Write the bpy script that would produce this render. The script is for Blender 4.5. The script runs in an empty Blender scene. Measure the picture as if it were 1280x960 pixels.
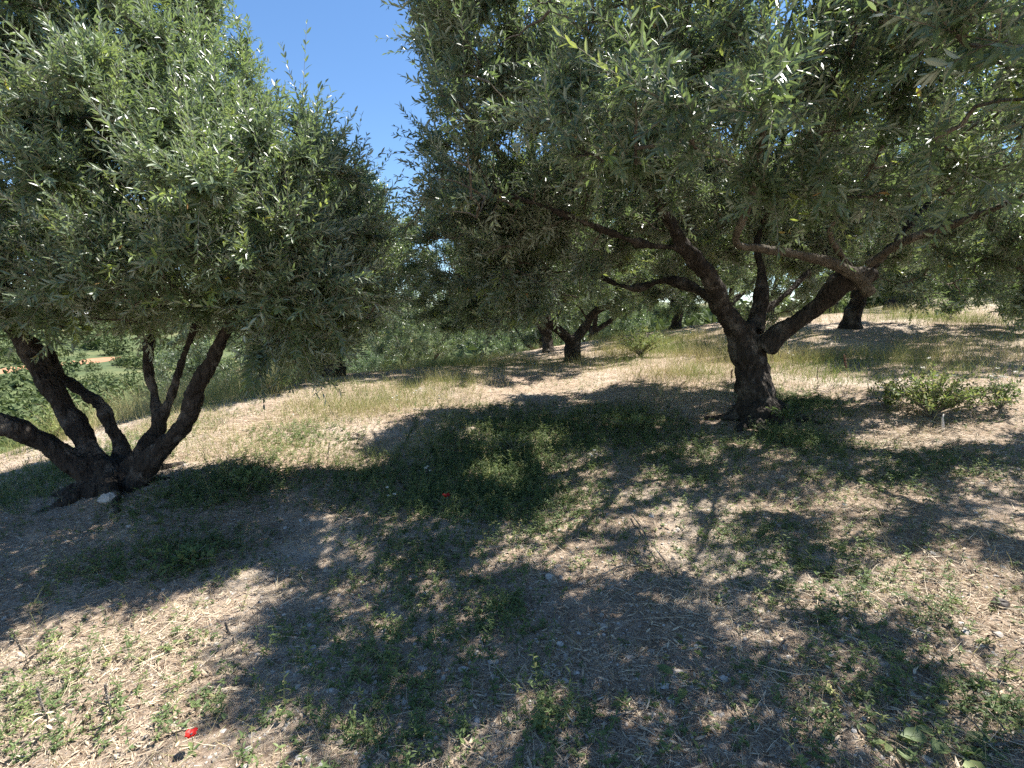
import bpy, math
import numpy as np
from mathutils import Vector

rng = np.random.default_rng(11)
sc = bpy.context.scene
COL = sc.collection
R = math.radians

# ------------------------------------------------------------------ camera
FPX, HOR = 620.0, 400.0
CAMZ = 1.55
TH = math.atan((480 - HOR) / FPX)
CT, ST = math.cos(TH), math.sin(TH)
cam_d = bpy.data.cameras.new("camera")
cam_d.sensor_width = 36.0
cam_d.lens = FPX / 1280 * 36
cam_d.clip_start, cam_d.clip_end = 0.05, 3000
cam = bpy.data.objects.new("camera", cam_d)
COL.objects.link(cam)
cam.location = (0, 0, CAMZ)
cam.rotation_euler = (math.pi / 2 - TH, 0, 0)
sc.camera = cam


def ray(px, py):
    u = (px - 640) / FPX
    v = (480 - py) / FPX
    return np.array([u, CT + v * ST, -ST + v * CT])


def W(px, py, Y):
    d = ray(px, py)
    return np.array([0, 0, CAMZ]) + d * (Y / d[1])


# ------------------------------------------------------------------ numpy helpers
def hash3(i, j, k, seed):
    n = (i.astype(np.int64) * 374761393 + j.astype(np.int64) * 668265263 + k.astype(np.int64) * 2147483647 + seed * 974711) & 0x7fffffff
    n = ((n ^ (n >> 13)) * 1274126177) & 0x7fffffff
    n = (n ^ (n >> 16)) & 0xffff
    return n / 65535.0


def vnoise(p, seed=0):
    p = np.asarray(p, float)
    i = np.floor(p).astype(np.int64)
    f = p - i
    f = f * f * (3 - 2 * f)
    out = 0
    for dx in (0, 1):
        for dy in (0, 1):
            for dz in (0, 1):
                w = (f[:, 0] if dx else 1 - f[:, 0]) * (f[:, 1] if dy else 1 - f[:, 1]) * (f[:, 2] if dz else 1 - f[:, 2])
                out = out + w * hash3(i[:, 0] + dx, i[:, 1] + dy, i[:, 2] + dz, seed)
    return out


def fbm(p, octv=4, seed=0):
    a, s, t = 0.5, 0, 0
    p = np.asarray(p, float)
    for o in range(octv):
        s = s + a * vnoise(p, seed + o)
        t += a
        a *= 0.5
        p = p * 2.03
    return s / t


def norm(v):
    return v / np.maximum(np.linalg.norm(v, axis=-1, keepdims=True), 1e-9)


def smooth(a, b, x):
    t = np.clip((x - a) / (b - a), 0, 1)
    return t * t * (3 - 2 * t)


# ------------------------------------------------------------------ terrain
_ctrl = [W(140, 608, 4.3), W(950, 520, 5.6), W(715, 452, 11.5), W(690, 441, 14), W(1062, 409, 11), W(1120, 381, 16),
         W(1180, 512, 5.2), W(1240, 432, 8.5), W(840, 455, 9.5), W(250, 520, 7.0), W(300, 490, 8.5), W(400, 470, 9.5),
         W(540, 460, 12), W(640, 441, 15), W(843, 411, 15),
         np.array([0, 0, 0]), np.array([0, 1.55, 0]), np.array([-2.7, 2.45, -.14]), np.array([1.94, 1.72, .19]), np.array([0, 4.6, .0]),
         np.array([4, 0, .42]), np.array([-4, 0, -.42]), np.array([0, -5, -.05]), np.array([-8, 4, -.75]), np.array([-8.5, 9, -.7]),
         np.array([9, 3, 1.05]), np.array([14, 9, 1.8]), np.array([-5, 15, -.9]), np.array([8, -6, .8]), np.array([-9, -6, -.9])]
_C = np.array(_ctrl)


def _tpsk(r2):
    return 0.5 * r2 * np.log(np.maximum(r2, 1e-9))


def _fit():
    n = len(_C)
    d2 = ((_C[:, None, :2] - _C[None, :, :2]) ** 2).sum(-1)
    K = _tpsk(d2) + np.eye(n) * 2.0
    P = np.c_[np.ones(n), _C[:, :2]]
    A = np.block([[K, P], [P.T, np.zeros((3, 3))]])
    return np.linalg.solve(A, np.r_[_C[:, 2], 0, 0, 0])


_WT = _fit()


def h_macro(x, y):
    x = np.asarray(x, float)
    y = np.asarray(y, float)
    shp = x.shape
    x, y = x.ravel(), y.ravel()
    near = np.full(x.shape, _WT[-3]) + _WT[-2] * x + _WT[-1] * y
    for c, w in zip(_C, _WT[:-3]):
        near = near + w * _tpsk((x - c[0]) ** 2 + (y - c[1]) ** 2)
    s = -.6 * x + .8 * y
    val = -.2 * np.maximum(s - 8, 0) + .2 * np.maximum(s - 48, 0) + .085 * np.maximum(s - 95, 0) - .05 * np.maximum(s - 240, 0)
    far = .35 + np.clip(.11 * x, -2.5, 9) + val
    far = far + (fbm(np.c_[x / 45, y / 45, 0 * x], 3, 5) - .5) * np.clip((np.hypot(x, y) - 20) / 15, 0, 8)
    w = smooth(15, 26, np.hypot(x, y))
    return ((1 - w) * near + w * far).reshape(shp)


def h(x, y):
    x = np.asarray(x, float)
    y = np.asarray(y, float)
    shp = x.shape
    xr, yr = x.ravel(), y.ravel()
    z = h_macro(xr, yr)
    d = np.hypot(xr, yr)
    fade = 1 / (1 + (d / 25) ** 2)
    o = np.zeros_like(xr)
    z = z + fade * ((fbm(np.c_[xr * 1.1, yr * 1.1, o], 2, 21) - .5) * .14 + (fbm(np.c_[xr * 5, yr * 5, o], 2, 31) - .5) * .05
                    + (fbm(np.c_[xr * 18, yr * 18, o], 3, 41) - .5) * .028)
    return z.reshape(shp)


def G(px, py, tmax=17):
    """ground point seen at a photo pixel"""
    d = ray(px, py)
    t = np.geomspace(.6, tmax, 1500)
    p = d[None] * t[:, None]
    hit = np.where(CAMZ + p[:, 2] < h_macro(p[:, 0], p[:, 1]))[0]
    gapz = CAMZ + p[:, 2] - h_macro(p[:, 0], p[:, 1]) + np.where(t < 3.5, 9, 0)
    k = hit[0] if len(hit) else int(np.argmin(gapz))      # nearest ground under a grazing line
    q = p[k]
    return np.array([q[0], q[1], float(h(q[0:1], q[1:2])[0])])


# ------------------------------------------------------------------ sun
SUN_EL = R(62)
_sh = norm(np.array([.93, .37]))
SUN = np.array([_sh[0] * math.cos(SUN_EL), _sh[1] * math.cos(SUN_EL), math.sin(SUN_EL)])


# ------------------------------------------------------------------ mesh builders
class Geo:
    """collects polygons with a tint per vertex and a material index per face"""

    def __init__(s):
        s.v, s.t, s.f, s.n = [], [], [], 0

    def add(s, verts, faces, tint=0.5, mi=0):
        verts = np.asarray(verts, float).reshape(-1, 3)
        faces = np.asarray(faces, np.int64)
        s.v.append(verts)
        s.t.append(np.broadcast_to(np.asarray(tint, float), (len(verts),)).copy())
        s.f.append((faces + s.n, mi))
        s.n += len(verts)

    def mesh(s, name, mats, smooth_sh=True):
        me = bpy.data.meshes.new(name)
        V = np.concatenate(s.v)
        T = np.concatenate(s.t)
        nl = sum(f.size for f, _ in s.f)
        npol = sum(len(f) for f, _ in s.f)
        me.vertices.add(len(V))
        me.vertices.foreach_set("co", V.astype(np.float32).ravel())
        me.loops.add(nl)
        me.loops.foreach_set("vertex_index", np.concatenate([f.ravel() for f, _ in s.f]).astype(np.int32))
        me.polygons.add(npol)
        tot = np.concatenate([np.full(len(f), f.shape[1]) for f, _ in s.f])
        st = np.r_[0, np.cumsum(tot)[:-1]]
        me.polygons.foreach_set("loop_start", st.astype(np.int32))
        me.polygons.foreach_set("loop_total", tot.astype(np.int32))
        me.polygons.foreach_set("material_index", np.concatenate([np.full(len(f), m) for f, m in s.f]).astype(np.int32))
        me.polygons.foreach_set("use_smooth", np.full(npol, smooth_sh, bool))
        a = me.attributes.new("tint", "FLOAT", "POINT")
        a.data.foreach_set("value", T.astype(np.float32))
        me.update(calc_edges=True)
        for m in mats:
            me.materials.append(m)
        return me

    def obj(s, name, mats, parent=None, smooth_sh=True):
        o = bpy.data.objects.new(name, s.mesh(name, mats, smooth_sh))
        COL.objects.link(o)
        if parent is not None:
            o.parent = parent
            o.matrix_parent_inverse = parent.matrix_basis.inverted()
        return o


def tag(o, label=None, cat=None, group=None, kind=None):
    if label: o["label"] = label
    if cat: o["category"] = cat
    if group: o["group"] = group
    if kind: o["kind"] = kind
    return o


def empty(name, loc):
    o = bpy.data.objects.new(name, None)
    o.location = [float(c) for c in loc]
    o.empty_display_size = .2
    COL.objects.link(o)
    return o


def leaves(geo, base, d, n, L, Wd, tint, mi=0, detail=0, curl=.12, fold=.18):
    """lanceolate leaves: detail 0 = folded diamond, 1 = eight-vertex blade"""
    N = len(base)
    if N == 0:
        return
    side = norm(np.cross(d, n))
    L = np.broadcast_to(L, (N,))[:, None]
    Wd = np.broadcast_to(Wd, (N,))[:, None] * .5
    c = np.broadcast_to(curl, (N,))[:, None]

    def pt(t, w, up):
        return base + d * (L * t) + side * (Wd * w) + n * (Wd * up - c * L * t * t)
    if detail:
        vs = [pt(0, 0, 0), pt(.3, -.9, fold), pt(.3, 0, -fold), pt(.3, .9, fold), pt(.68, -.8, fold), pt(.68, 0, -fold), pt(.68, .8, fold), pt(1, 0, 0)]
        tri = np.array([[0, 2, 1], [0, 3, 2], [4, 5, 7], [5, 6, 7]])
        qd = np.array([[1, 2, 5, 4], [2, 3, 6, 5]])
    else:
        vs = [pt(0, 0, -fold), pt(.48, -1, fold), pt(1, 0, -fold), pt(.48, 1, fold)]
        tri = np.array([[0, 2, 1], [0, 3, 2]])
        qd = None
    k = len(vs)
    V = np.stack(vs, 1).reshape(-1, 3)
    off = (np.arange(N) * k)[:, None, None]
    n0 = geo.n
    geo.add(V, (tri[None] + off).reshape(-1, 3), np.repeat(tint, k), mi)
    if qd is not None:
        geo.f.append(((qd[None] + off).reshape(-1, 4) + n0, mi))


def blades(geo, base, d, bend, L, wd, tint, mi=0, seg=3):
    """thin tapering ribbons that bend"""
    N = len(base)
    if N == 0:
        return
    r = rng.normal(size=(N, 3))
    side = norm(np.cross(d, r))
    L = np.broadcast_to(L, (N,))[:, None]
    wd = np.broadcast_to(wd, (N,))[:, None] * .5
    rows = []
    for i in range(seg + 1):
        t = i / seg
        c = base + d * (L * t) + bend * (L * t * t)
        w = wd * (1 - .8 * t)
        rows += [c - side * w, c + side * w]
    k = len(rows)
    V = np.stack(rows, 1).reshape(-1, 3)
    q = np.array([[2 * i, 2 * i + 1, 2 * i + 3, 2 * i + 2] for i in range(seg)])
    geo.add(V, (q[None] + (np.arange(N) * k)[:, None, None]).reshape(-1, 4), np.repeat(tint, k), mi)


def sticks(geo, p0, p1, r0, r1, tint, mi=0):
    N = len(p0)
    if N == 0:
        return
    ax = norm(p1 - p0)
    a = norm(np.cross(ax, np.array([.31, .77, .55])))
    b = np.cross(ax, a)
    r0 = np.broadcast_to(r0, (N,))[:, None]
    r1 = np.broadcast_to(r1, (N,))[:, None]
    vs = []
    for p, r in ((p0, r0), (p1, r1)):
        for k in range(3):
            an = k * 2 * math.pi / 3
            vs.append(p + r * (a * math.cos(an) + b * math.sin(an)))
    V = np.stack(vs, 1).reshape(-1, 3)
    q = np.array([[0, 1, 4, 3], [1, 2, 5, 4], [2, 0, 3, 5]])
    geo.add(V, (q[None] + (np.arange(N) * 6)[:, None, None]).reshape(-1, 4), np.repeat(np.broadcast_to(tint, (N,)), 6), mi)


def tube(geo, P, rad, k=8, tint=.5, mi=0, rough=0.0, seed=0):
    P = np.asarray(P, float)
    rad = np.asarray(rad, float)
    n = len(P)
    T = norm(np.gradient(P, axis=0))
    ref = np.array([.2, .9, .1]) if abs(T[0, 1]) < .8 else np.array([1., 0, 0])
    a = norm(np.cross(T[0], ref))
    rings = []
    for i in range(n):
        a = norm(a - T[i] * (a @ T[i]))
        b = np.cross(T[i], a)
        an = np.arange(k) * 2 * math.pi / k
        ring = P[i] + rad[i] * (np.cos(an)[:, None] * a + np.sin(an)[:, None] * b)
        if rough:
            ring = P[i] + (ring - P[i]) * (1 + rough * (vnoise(ring * 9, seed)[:, None] - .5) * 2)
        rings.append(ring)
    V = np.concatenate(rings + [P[:1], P[-1:]])
    F = []
    for i in range(n - 1):
        for j in range(k):
            F.append([i * k + j, i * k + (j + 1) % k, (i + 1) * k + (j + 1) % k, (i + 1) * k + j])
    n0 = geo.n
    geo.add(V, np.array(F), tint, mi)
    c0, c1 = n * k, n * k + 1
    C = [[c0, (j + 1) % k, j] for j in range(k)] + [[c1, (n - 1) * k + j, (n - 1) * k + (j + 1) % k] for j in range(k)]
    geo.f.append((np.array(C) + n0, mi))


def spline(nodes, per=6):
    """Catmull-Rom through (x,y,z,r) nodes"""
    A = np.asarray(nodes, float)
    A = np.vstack([2 * A[0] - A[1], A, 2 * A[-1] - A[-2]])
    out = []
    for i in range(1, len(A) - 2):
        p0, p1, p2, p3 = A[i - 1:i + 3]
        for t in np.arange(per) / per:
            out.append(.5 * ((2 * p1) + (p2 - p0) * t + (2 * p0 - 5 * p1 + 4 * p2 - p3) * t * t + (3 * p1 - p0 - 3 * p2 + p3) * t ** 3))
    out.append(A[-2])
    out = np.array(out)
    out[:, 3] = np.maximum(out[:, 3], .003)
    return out


# ------------------------------------------------------------------ materials
def mat(name):
    m = bpy.data.materials.new(name)
    m.use_nodes = True
    nt = m.node_tree
    nt.nodes.clear()
    out = nt.nodes.new("ShaderNodeOutputMaterial")
    return m, nt, out


def N(nt, t, **kw):
    n = nt.nodes.new(t)
    for k, v in kw.items():
        if k in n.inputs.keys():
            n.inputs[k].default_value = v
        else:
            setattr(n, k, v)
    return n


def ramp(nt, src, stops, interp="LINEAR"):
    r = nt.nodes.new("ShaderNodeValToRGB")
    r.color_ramp.interpolation = interp
    e = r.color_ramp.elements
    while len(e) > 1:
        e.remove(e[-1])
    e[0].position = stops[0][0]
    e[0].color = (*stops[0][1], 1)
    for p, c in stops[1:]:
        q = e.new(p)
        q.color = (*c, 1)
    nt.links.new(src, r.inputs[0])
    return r.outputs[0]


def mixc(nt, fac, a, b):
    m = nt.nodes.new("ShaderNodeMix")
    m.data_type = "RGBA"
    for s, v in ((m.inputs[0], fac), (m.inputs[6], a), (m.inputs[7], b)):
        if hasattr(v, "is_linked"):
            nt.links.new(v, s)
        elif isinstance(v, tuple):
            s.default_value = (*v, 1)
        else:
            s.default_value = v
    return m.outputs[2]


def leaf_mat(name, top, under, transl, rough=.4, tfac=.25, spec=.5):
    m, nt, out = mat(name)
    at = N(nt, "ShaderNodeAttribute", attribute_name="tint")
    ct = ramp(nt, at.outputs["Fac"], top)
    cu = ramp(nt, at.outputs["Fac"], under)
    geo = N(nt, "ShaderNodeNewGeometry")
    c = mixc(nt, geo.outputs["Backfacing"], ct, cu)
    p = N(nt, "ShaderNodeBsdfPrincipled")
    p.inputs["Roughness"].default_value = rough
    p.inputs["Specular IOR Level"].default_value = spec
    nt.links.new(c, p.inputs["Base Color"])
    t = N(nt, "ShaderNodeBsdfTranslucent")
    nt.links.new(ramp(nt, at.outputs["Fac"], transl), t.inputs["Color"])
    mx = N(nt, "ShaderNodeMixShader")
    mx.inputs[0].default_value = tfac
    nt.links.new(p.outputs[0], mx.inputs[1])
    nt.links.new(t.outputs[0], mx.inputs[2])
    nt.links.new(mx.outputs[0], out.inputs[0])
    return m


OLIVE = leaf_mat("olive_leaf",
                 [(0, (.055, .082, .046)), (.45, (.095, .132, .072)), (.85, (.155, .20, .11)), (.95, (.20, .27, .06)), (.985, (.26, .24, .06)), (1, (.30, .15, .05))],
                 [(0, (.24, .29, .225)), (.85, (.36, .41, .32)), (.97, (.34, .38, .2)), (1, (.3, .18, .08))],
                 [(0, (.13, .20, .06)), (.85, (.27, .38, .10)), (1, (.5, .58, .08))], rough=.36, tfac=.3, spec=.7)
TWIG, _nt, _o = mat("twig_bark")
_p = N(_nt, "ShaderNodeBsdfPrincipled", Roughness=.8)
_at = N(_nt, "ShaderNodeAttribute", attribute_name="tint")
_nt.links.new(ramp(_nt, _at.outputs["Fac"], [(0, (.10, .085, .065)), (1, (.27, .25, .2))]), _p.inputs["Base Color"])
_nt.links.new(_p.outputs[0], _o.inputs[0])


def bark_mat(name, dark, mid, pale, scale=1.0):
    m, nt, out = mat(name)
    tc = N(nt, "ShaderNodeTexCoord")
    mp = N(nt, "ShaderNodeMapping")
    mp.inputs["Scale"].default_value = (1, 1, .3)
    nt.links.new(tc.outputs["Object"], mp.inputs[0])
    n1 = N(nt, "ShaderNodeTexNoise", Scale=22 * scale, Detail=8, Roughness=.65)
    n2 = N(nt, "ShaderNodeTexNoise", Scale=5 * scale, Detail=5, Roughness=.6)
    vo = N(nt, "ShaderNodeTexVoronoi", Scale=30 * scale)
    vo.feature = "DISTANCE_TO_EDGE"
    nt.links.new(mp.outputs[0], n1.inputs["Vector"])
    nt.links.new(tc.outputs["Object"], n2.inputs["Vector"])
    nt.links.new(mp.outputs[0], vo.inputs["Vector"])
    c1 = ramp(nt, n1.outputs[0], [(.3, dark), (.6, mid), (.8, pale)])
    f2 = ramp(nt, n2.outputs[0], [(.52, (0, 0, 0)), (.62, (1, 1, 1))])
    c = mixc(nt, f2, c1, mixc(nt, n1.outputs[0], mid, tuple(v * 1.35 for v in pale)))
    c = mixc(nt, .25, c, c1)
    p = N(nt, "ShaderNodeBsdfPrincipled", Roughness=.9)
    p.inputs["Specular IOR Level"].default_value = .2
    nt.links.new(c, p.inputs["Base Color"])
    ma = N(nt, "ShaderNodeMath", operation="MULTIPLY_ADD")
    nt.links.new(vo.outputs["Distance"], ma.inputs[0])
    ma.inputs[1].default_value = 1.2
    nt.links.new(n1.outputs[0], ma.inputs[2])
    bp = N(nt, "ShaderNodeBump", Strength=1.0, Distance=.045)
    nt.links.new(ma.outputs[0], bp.inputs["Height"])
    nt.links.new(bp.outputs[0], p.inputs["Normal"])
    nt.links.new(p.outputs[0], out.inputs[0])
    return m


BARK = bark_mat("olive_bark", (.022, .018, .015), (.06, .05, .041), (.19, .17, .145))
BRANCH = bark_mat("branch_bark", (.09, .075, .055), (.17, .145, .11), (.27, .24, .19), 1.6)

WEED = leaf_mat("weed_leaf",
                [(0, (.075, .115, .045)), (.5, (.125, .17, .065)), (.8, (.20, .235, .085)), (1, (.36, .32, .14))],
                [(0, (.12, .155, .075)), (.8, (.22, .26, .13)), (1, (.38, .34, .17))],
                [(0, (.16, .27, .06)), (.8, (.32, .42, .09)), (1, (.45, .4, .13))], rough=.55, tfac=.3, spec=.35)
GRASS = leaf_mat("tall_grass",
                 [(0, (.10, .15, .045)), (.4, (.19, .22, .075)), (.75, (.35, .32, .15)), (1, (.52, .43, .25))],
                 [(0, (.10, .15, .045)), (.4, (.19, .22, .075)), (.75, (.35, .32, .15)), (1, (.52, .43, .25))],
                 [(0, (.2, .3, .05)), (1, (.5, .42, .2))], rough=.6, tfac=.3, spec=.3)
STRAW = leaf_mat("dry_straw",
                 [(0, (.15, .105, .07)), (.3, (.33, .25, .175)), (.7, (.54, .44, .315)), (1, (.70, .60, .45))],
                 [(0, (.15, .105, .07)), (.3, (.33, .25, .175)), (.7, (.54, .44, .315)), (1, (.70, .60, .45))],
                 [(0, (.2, .15, .1)), (1, (.5, .42, .3))], rough=.65, tfac=.1, spec=.25)


def stone_mat(name, a, b):
    m, nt, out = mat(name)
    at = N(nt, "ShaderNodeAttribute", attribute_name="tint")
    tc = N(nt, "ShaderNodeTexCoord")
    n1 = N(nt, "ShaderNodeTexNoise", Scale=60, Detail=5)
    nt.links.new(tc.outputs["Object"], n1.inputs["Vector"])
    c = ramp(nt, at.outputs["Fac"], [(0, a), (1, b)])
    c = mixc(nt, ramp(nt, n1.outputs[0], [(.35, (0, 0, 0)), (.7, (.5, .5, .5))]), c, (.2, .17, .14))
    p = N(nt, "ShaderNodeBsdfPrincipled", Roughness=.9)
    nt.links.new(c, p.inputs["Base Color"])
    nt.links.new(p.outputs[0], out.inputs[0])
    return m


STONE = stone_mat("stone", (.26, .22, .18), (.52, .49, .45))


def flat_mat(name, col, rough=.7, transl=0.0):
    m, nt, out = mat(name)
    p = N(nt, "ShaderNodeBsdfPrincipled", Roughness=rough)
    tc = N(nt, "ShaderNodeTexCoord")
    n1 = N(nt, "ShaderNodeTexNoise", Scale=25, Detail=4)
    nt.links.new(tc.outputs["Object"], n1.inputs["Vector"])
    c = mixc(nt, n1.outputs[0], tuple(v * .75 for v in col), tuple(min(1, v * 1.2) for v in col))
    nt.links.new(c, p.inputs["Base Color"])
    sh = p.outputs[0]
    if transl:
        t = N(nt, "ShaderNodeBsdfTranslucent")
        nt.links.new(c, t.inputs[0])
        mx = N(nt, "ShaderNodeMixShader")
        mx.inputs[0].default_value = transl
        nt.links.new(sh, mx.inputs[1])
        nt.links.new(t.outputs[0], mx.inputs[2])
        sh = mx.outputs[0]
    nt.links.new(sh, out.inputs[0])
    return m


# ---- soil
def soil_mat():
    fields = [(q[0], q[1], .045 * q[1], .09 * q[1]) for q in FIELD]
    m, nt, out = mat("orchard_soil")
    geo = N(nt, "ShaderNodeNewGeometry")
    P = geo.outputs["Position"]

    def nz(scale, det=6, rough=.6):
        n = N(nt, "ShaderNodeTexNoise", Scale=scale, Detail=det, Roughness=rough)
        nt.links.new(P, n.inputs["Vector"])
        return n.outputs[0]
    c = ramp(nt, nz(42, 8, .7), [(.30, (.17, .115, .078)), (.46, (.35, .262, .19)), (.6, (.49, .39, .30)), (.75, (.60, .51, .42))])
    c = mixc(nt, ramp(nt, nz(1.1, 5, .6), [(.48, (0, 0, 0)), (.62, (.75, .75, .75))]), c, mixc(nt, nz(90, 4), (.44, .36, .285), (.70, .61, .505)))
    c = mixc(nt, ramp(nt, nz(2.3, 6, .65), [(.56, (0, 0, 0)), (.70, (.7, .7, .7))]), c, mixc(nt, nz(50, 6), (.12, .085, .06), (.30, .225, .165)))
    red = ramp(nt, nz(.55, 3), [(.50, (0, 0, 0)), (.68, (.55, .55, .55))])
    c = mixc(nt, red, c, mixc(nt, nz(30, 6), (.25, .15, .095), (.46, .32, .23)))
    grn = ramp(nt, nz(.9, 5, .7), [(.55, (0, 0, 0)), (.72, (.5, .5, .5))])
    c = mixc(nt, grn, c, mixc(nt, nz(60, 5), (.09, .085, .045), (.24, .20, .12)))
    # pebbles pressed in the soil
    vo = N(nt, "ShaderNodeTexVoronoi", Scale=55)
    nt.links.new(P, vo.inputs["Vector"])
    peb = ramp(nt, vo.outputs["Distance"], [(.18, (1, 1, 1)), (.34, (0, 0, 0))])
    sel = N(nt, "ShaderNodeSeparateColor")
    nt.links.new(vo.outputs["Color"], sel.inputs[0])
    selm = ramp(nt, sel.outputs[0], [(.55, (0, 0, 0)), (.6, (1, 1, 1))])
    pm = N(nt, "ShaderNodeMath", operation="MULTIPLY")
    nt.links.new(peb, pm.inputs[0])
    nt.links.new(selm, pm.inputs[1])
    c = mixc(nt, pm.outputs[0], c, mixc(nt, sel.outputs[1], (.30, .27, .235), (.54, .50, .455)))
    # far fields: scrub greens and red plough land by distance from the terrace
    ln = N(nt, "ShaderNodeVectorMath", operation="LENGTH")
    nt.links.new(P, ln.inputs[0])
    fd = N(nt, "ShaderNodeMapRange")
    fd.inputs[1].default_value, fd.inputs[2].default_value = 17, 34
    nt.links.new(ln.outputs["Value"], fd.inputs[0])
    farc = ramp(nt, nz(.035, 5, .65), [(.40, (.085, .11, .05)), (.5, (.13, .14, .065)), (.56, (.24, .205, .11)), (.62, (.30, .17, .095)), (.72, (.10, .12, .05))])
    farc = mixc(nt, ramp(nt, nz(.35, 6, .7), [(.42, (0, 0, 0)), (.58, (.8, .8, .8))]), farc, (.07, .095, .045))
    for x, y, rx, ry in fields:
        sb = N(nt, "ShaderNodeVectorMath", operation="SUBTRACT")
        nt.links.new(P, sb.inputs[0])
        sb.inputs[1].default_value = (x, y, 0)
        ml = N(nt, "ShaderNodeVectorMath", operation="MULTIPLY")
        nt.links.new(sb.outputs[0], ml.inputs[0])
        ml.inputs[1].default_value = (1 / rx, 1 / ry, 0)
        le = N(nt, "ShaderNodeVectorMath", operation="LENGTH")
        nt.links.new(ml.outputs[0], le.inputs[0])
        fm = ramp(nt, le.outputs["Value"], [(.8, (1, 1, 1)), (1, (0, 0, 0))])
        farc = mixc(nt, fm, farc, mixc(nt, nz(.8, 6), (.27, .13, .075), (.46, .25, .15)))
    c = mixc(nt, fd.outputs[0], c, farc)
    p = N(nt, "ShaderNodeBsdfPrincipled", Roughness=.95)
    p.inputs["Specular IOR Level"].default_value = .15
    nt.links.new(c, p.inputs["Base Color"])
    hs = N(nt, "ShaderNodeMath", operation="MULTIPLY_ADD")
    nt.links.new(pm.outputs[0], hs.inputs[0])
    hs.inputs[1].default_value = .35
    nt.links.new(nz(60, 8, .75), hs.inputs[2])
    bp = N(nt, "ShaderNodeBump", Strength=1.0, Distance=.03)
    nt.links.new(hs.outputs[0], bp.inputs["Height"])
    nt.links.new(bp.outputs[0], p.inputs["Normal"])
    nt.links.new(p.outputs[0], out.inputs[0])
    return m


FIELD = [G(115, 452, 600), G(20, 462, 600)]
# ------------------------------------------------------------------ ground sheet
def build_ground():
    na, nb, nr = 460, 70, 560
    a = np.r_[np.linspace(-R(60), R(60), na), np.linspace(R(60), 2 * math.pi - R(60), nb + 2)[1:-1]]
    r = np.geomspace(.3, 1500, nr)
    A, Rr = np.meshgrid(a, r)
    x, y = (Rr * np.sin(A)).ravel(), (Rr * np.cos(A)).ravel()
    V = np.c_[x, y, h(x, y)]
    V = np.vstack([V, [[0, 0, float(h(np.zeros(1), np.zeros(1))[0])]]])
    n = len(a)
    i, j = np.meshgrid(np.arange(nr - 1), np.arange(n), indexing="ij")
    j2 = (j + 1) % n
    F = np.stack([i * n + j, (i + 1) * n + j, (i + 1) * n + j2, i * n + j2], -1).reshape(-1, 4)[:, ::-1]
    g = Geo()
    g.add(V, F, .5)
    c = nr * n
    g.f.append((np.array([[c, (k + 1) % n, k] for k in range(n)]), 0))
    o = g.obj("ground", [soil_mat()])
    tag(o, kind="structure")


build_ground()

# ------------------------------------------------------------------ sunlit openings in the crowns (where the photo shows sun on the ground)
LIT = []     # (x, y, rx, ry, strength) on the ground


def lit(px, py, rpx, rpy, s=1.0):
    c = G(px, py)
    e = G(px + rpx, py)
    f0, f1 = G(px, py - rpy), G(px, py + rpy)
    k = .10 if rpx > 38 else 0
    LIT.append((c[0], c[1], max(.05, abs(e[0] - c[0])) + k, max(.05, abs(f0[1] - f1[1]) / 2) + k, s))


for a in [(1180, 735, 170, 50, 1), (1000, 730, 90, 28, .95), (1150, 545, 160, 20, 1), (860, 690, 60, 35, .8), (780, 700, 50, 25, .6), (655, 690, 28, 20, .9),
          (690, 590, 60, 18, .6), (440, 575, 60, 16, 1), (560, 500, 90, 14, 1), (700, 480, 60, 9, 1), (300, 740, 90, 40, 1), (200, 800, 170, 90, 1),
          (330, 525, 110, 18, 1), (530, 730, 40, 25, .6), (380, 880, 60, 50, .6), (740, 870, 60, 50, .55), (960, 800, 80, 40, .8), (880, 810, 60, 30, .5), (1010, 860, 70, 40, .6),
          (1240, 800, 80, 60, .8), (930, 590, 40, 12, .5), (1000, 475, 110, 25, 1), (840, 460, 90, 25, 1), (1220, 620, 60, 14, .6), (1130, 910, 60, 40, .5), (560, 645, 25, 12, .8), (640, 545, 50, 18, .6), (800, 525, 40, 10, .7)]:
    lit(*a)


LIT.append((.3, 2.6, 2.6, 1.9, .42))
lit(110, 690, 170, 55, .5)
lit(330, 640, 70, 40, .6)
for _ in range(300):
    lit(rng.uniform(330, 1280), rng.uniform(530, 955), rng.uniform(8, 30), rng.uniform(5, 18), .95)
lit(240, 938, 60, 40, 1)


def lit_keep(p, k=1.0):
    """keep-mask for sprigs: drop those whose shadow falls in a sunlit opening"""
    q = p.copy()
    for _ in range(3):
        t = (p[:, 2] - h_macro(q[:, 0], q[:, 1])) / SUN[2]
        q = p - SUN[None] * t[:, None]
    drop = np.zeros(len(p))
    wob = .75 + .5 * vnoise(q * np.array([3, 3, 0]), 77)
    for x, y, rx, ry, s in LIT:
        d = np.hypot((q[:, 0] - x) / rx, (q[:, 1] - y) / ry) / wob
        drop = np.maximum(drop, s * (1 - smooth(.75, 1.15, d)))
    return rng.random(len(p)) > drop * k


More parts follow.
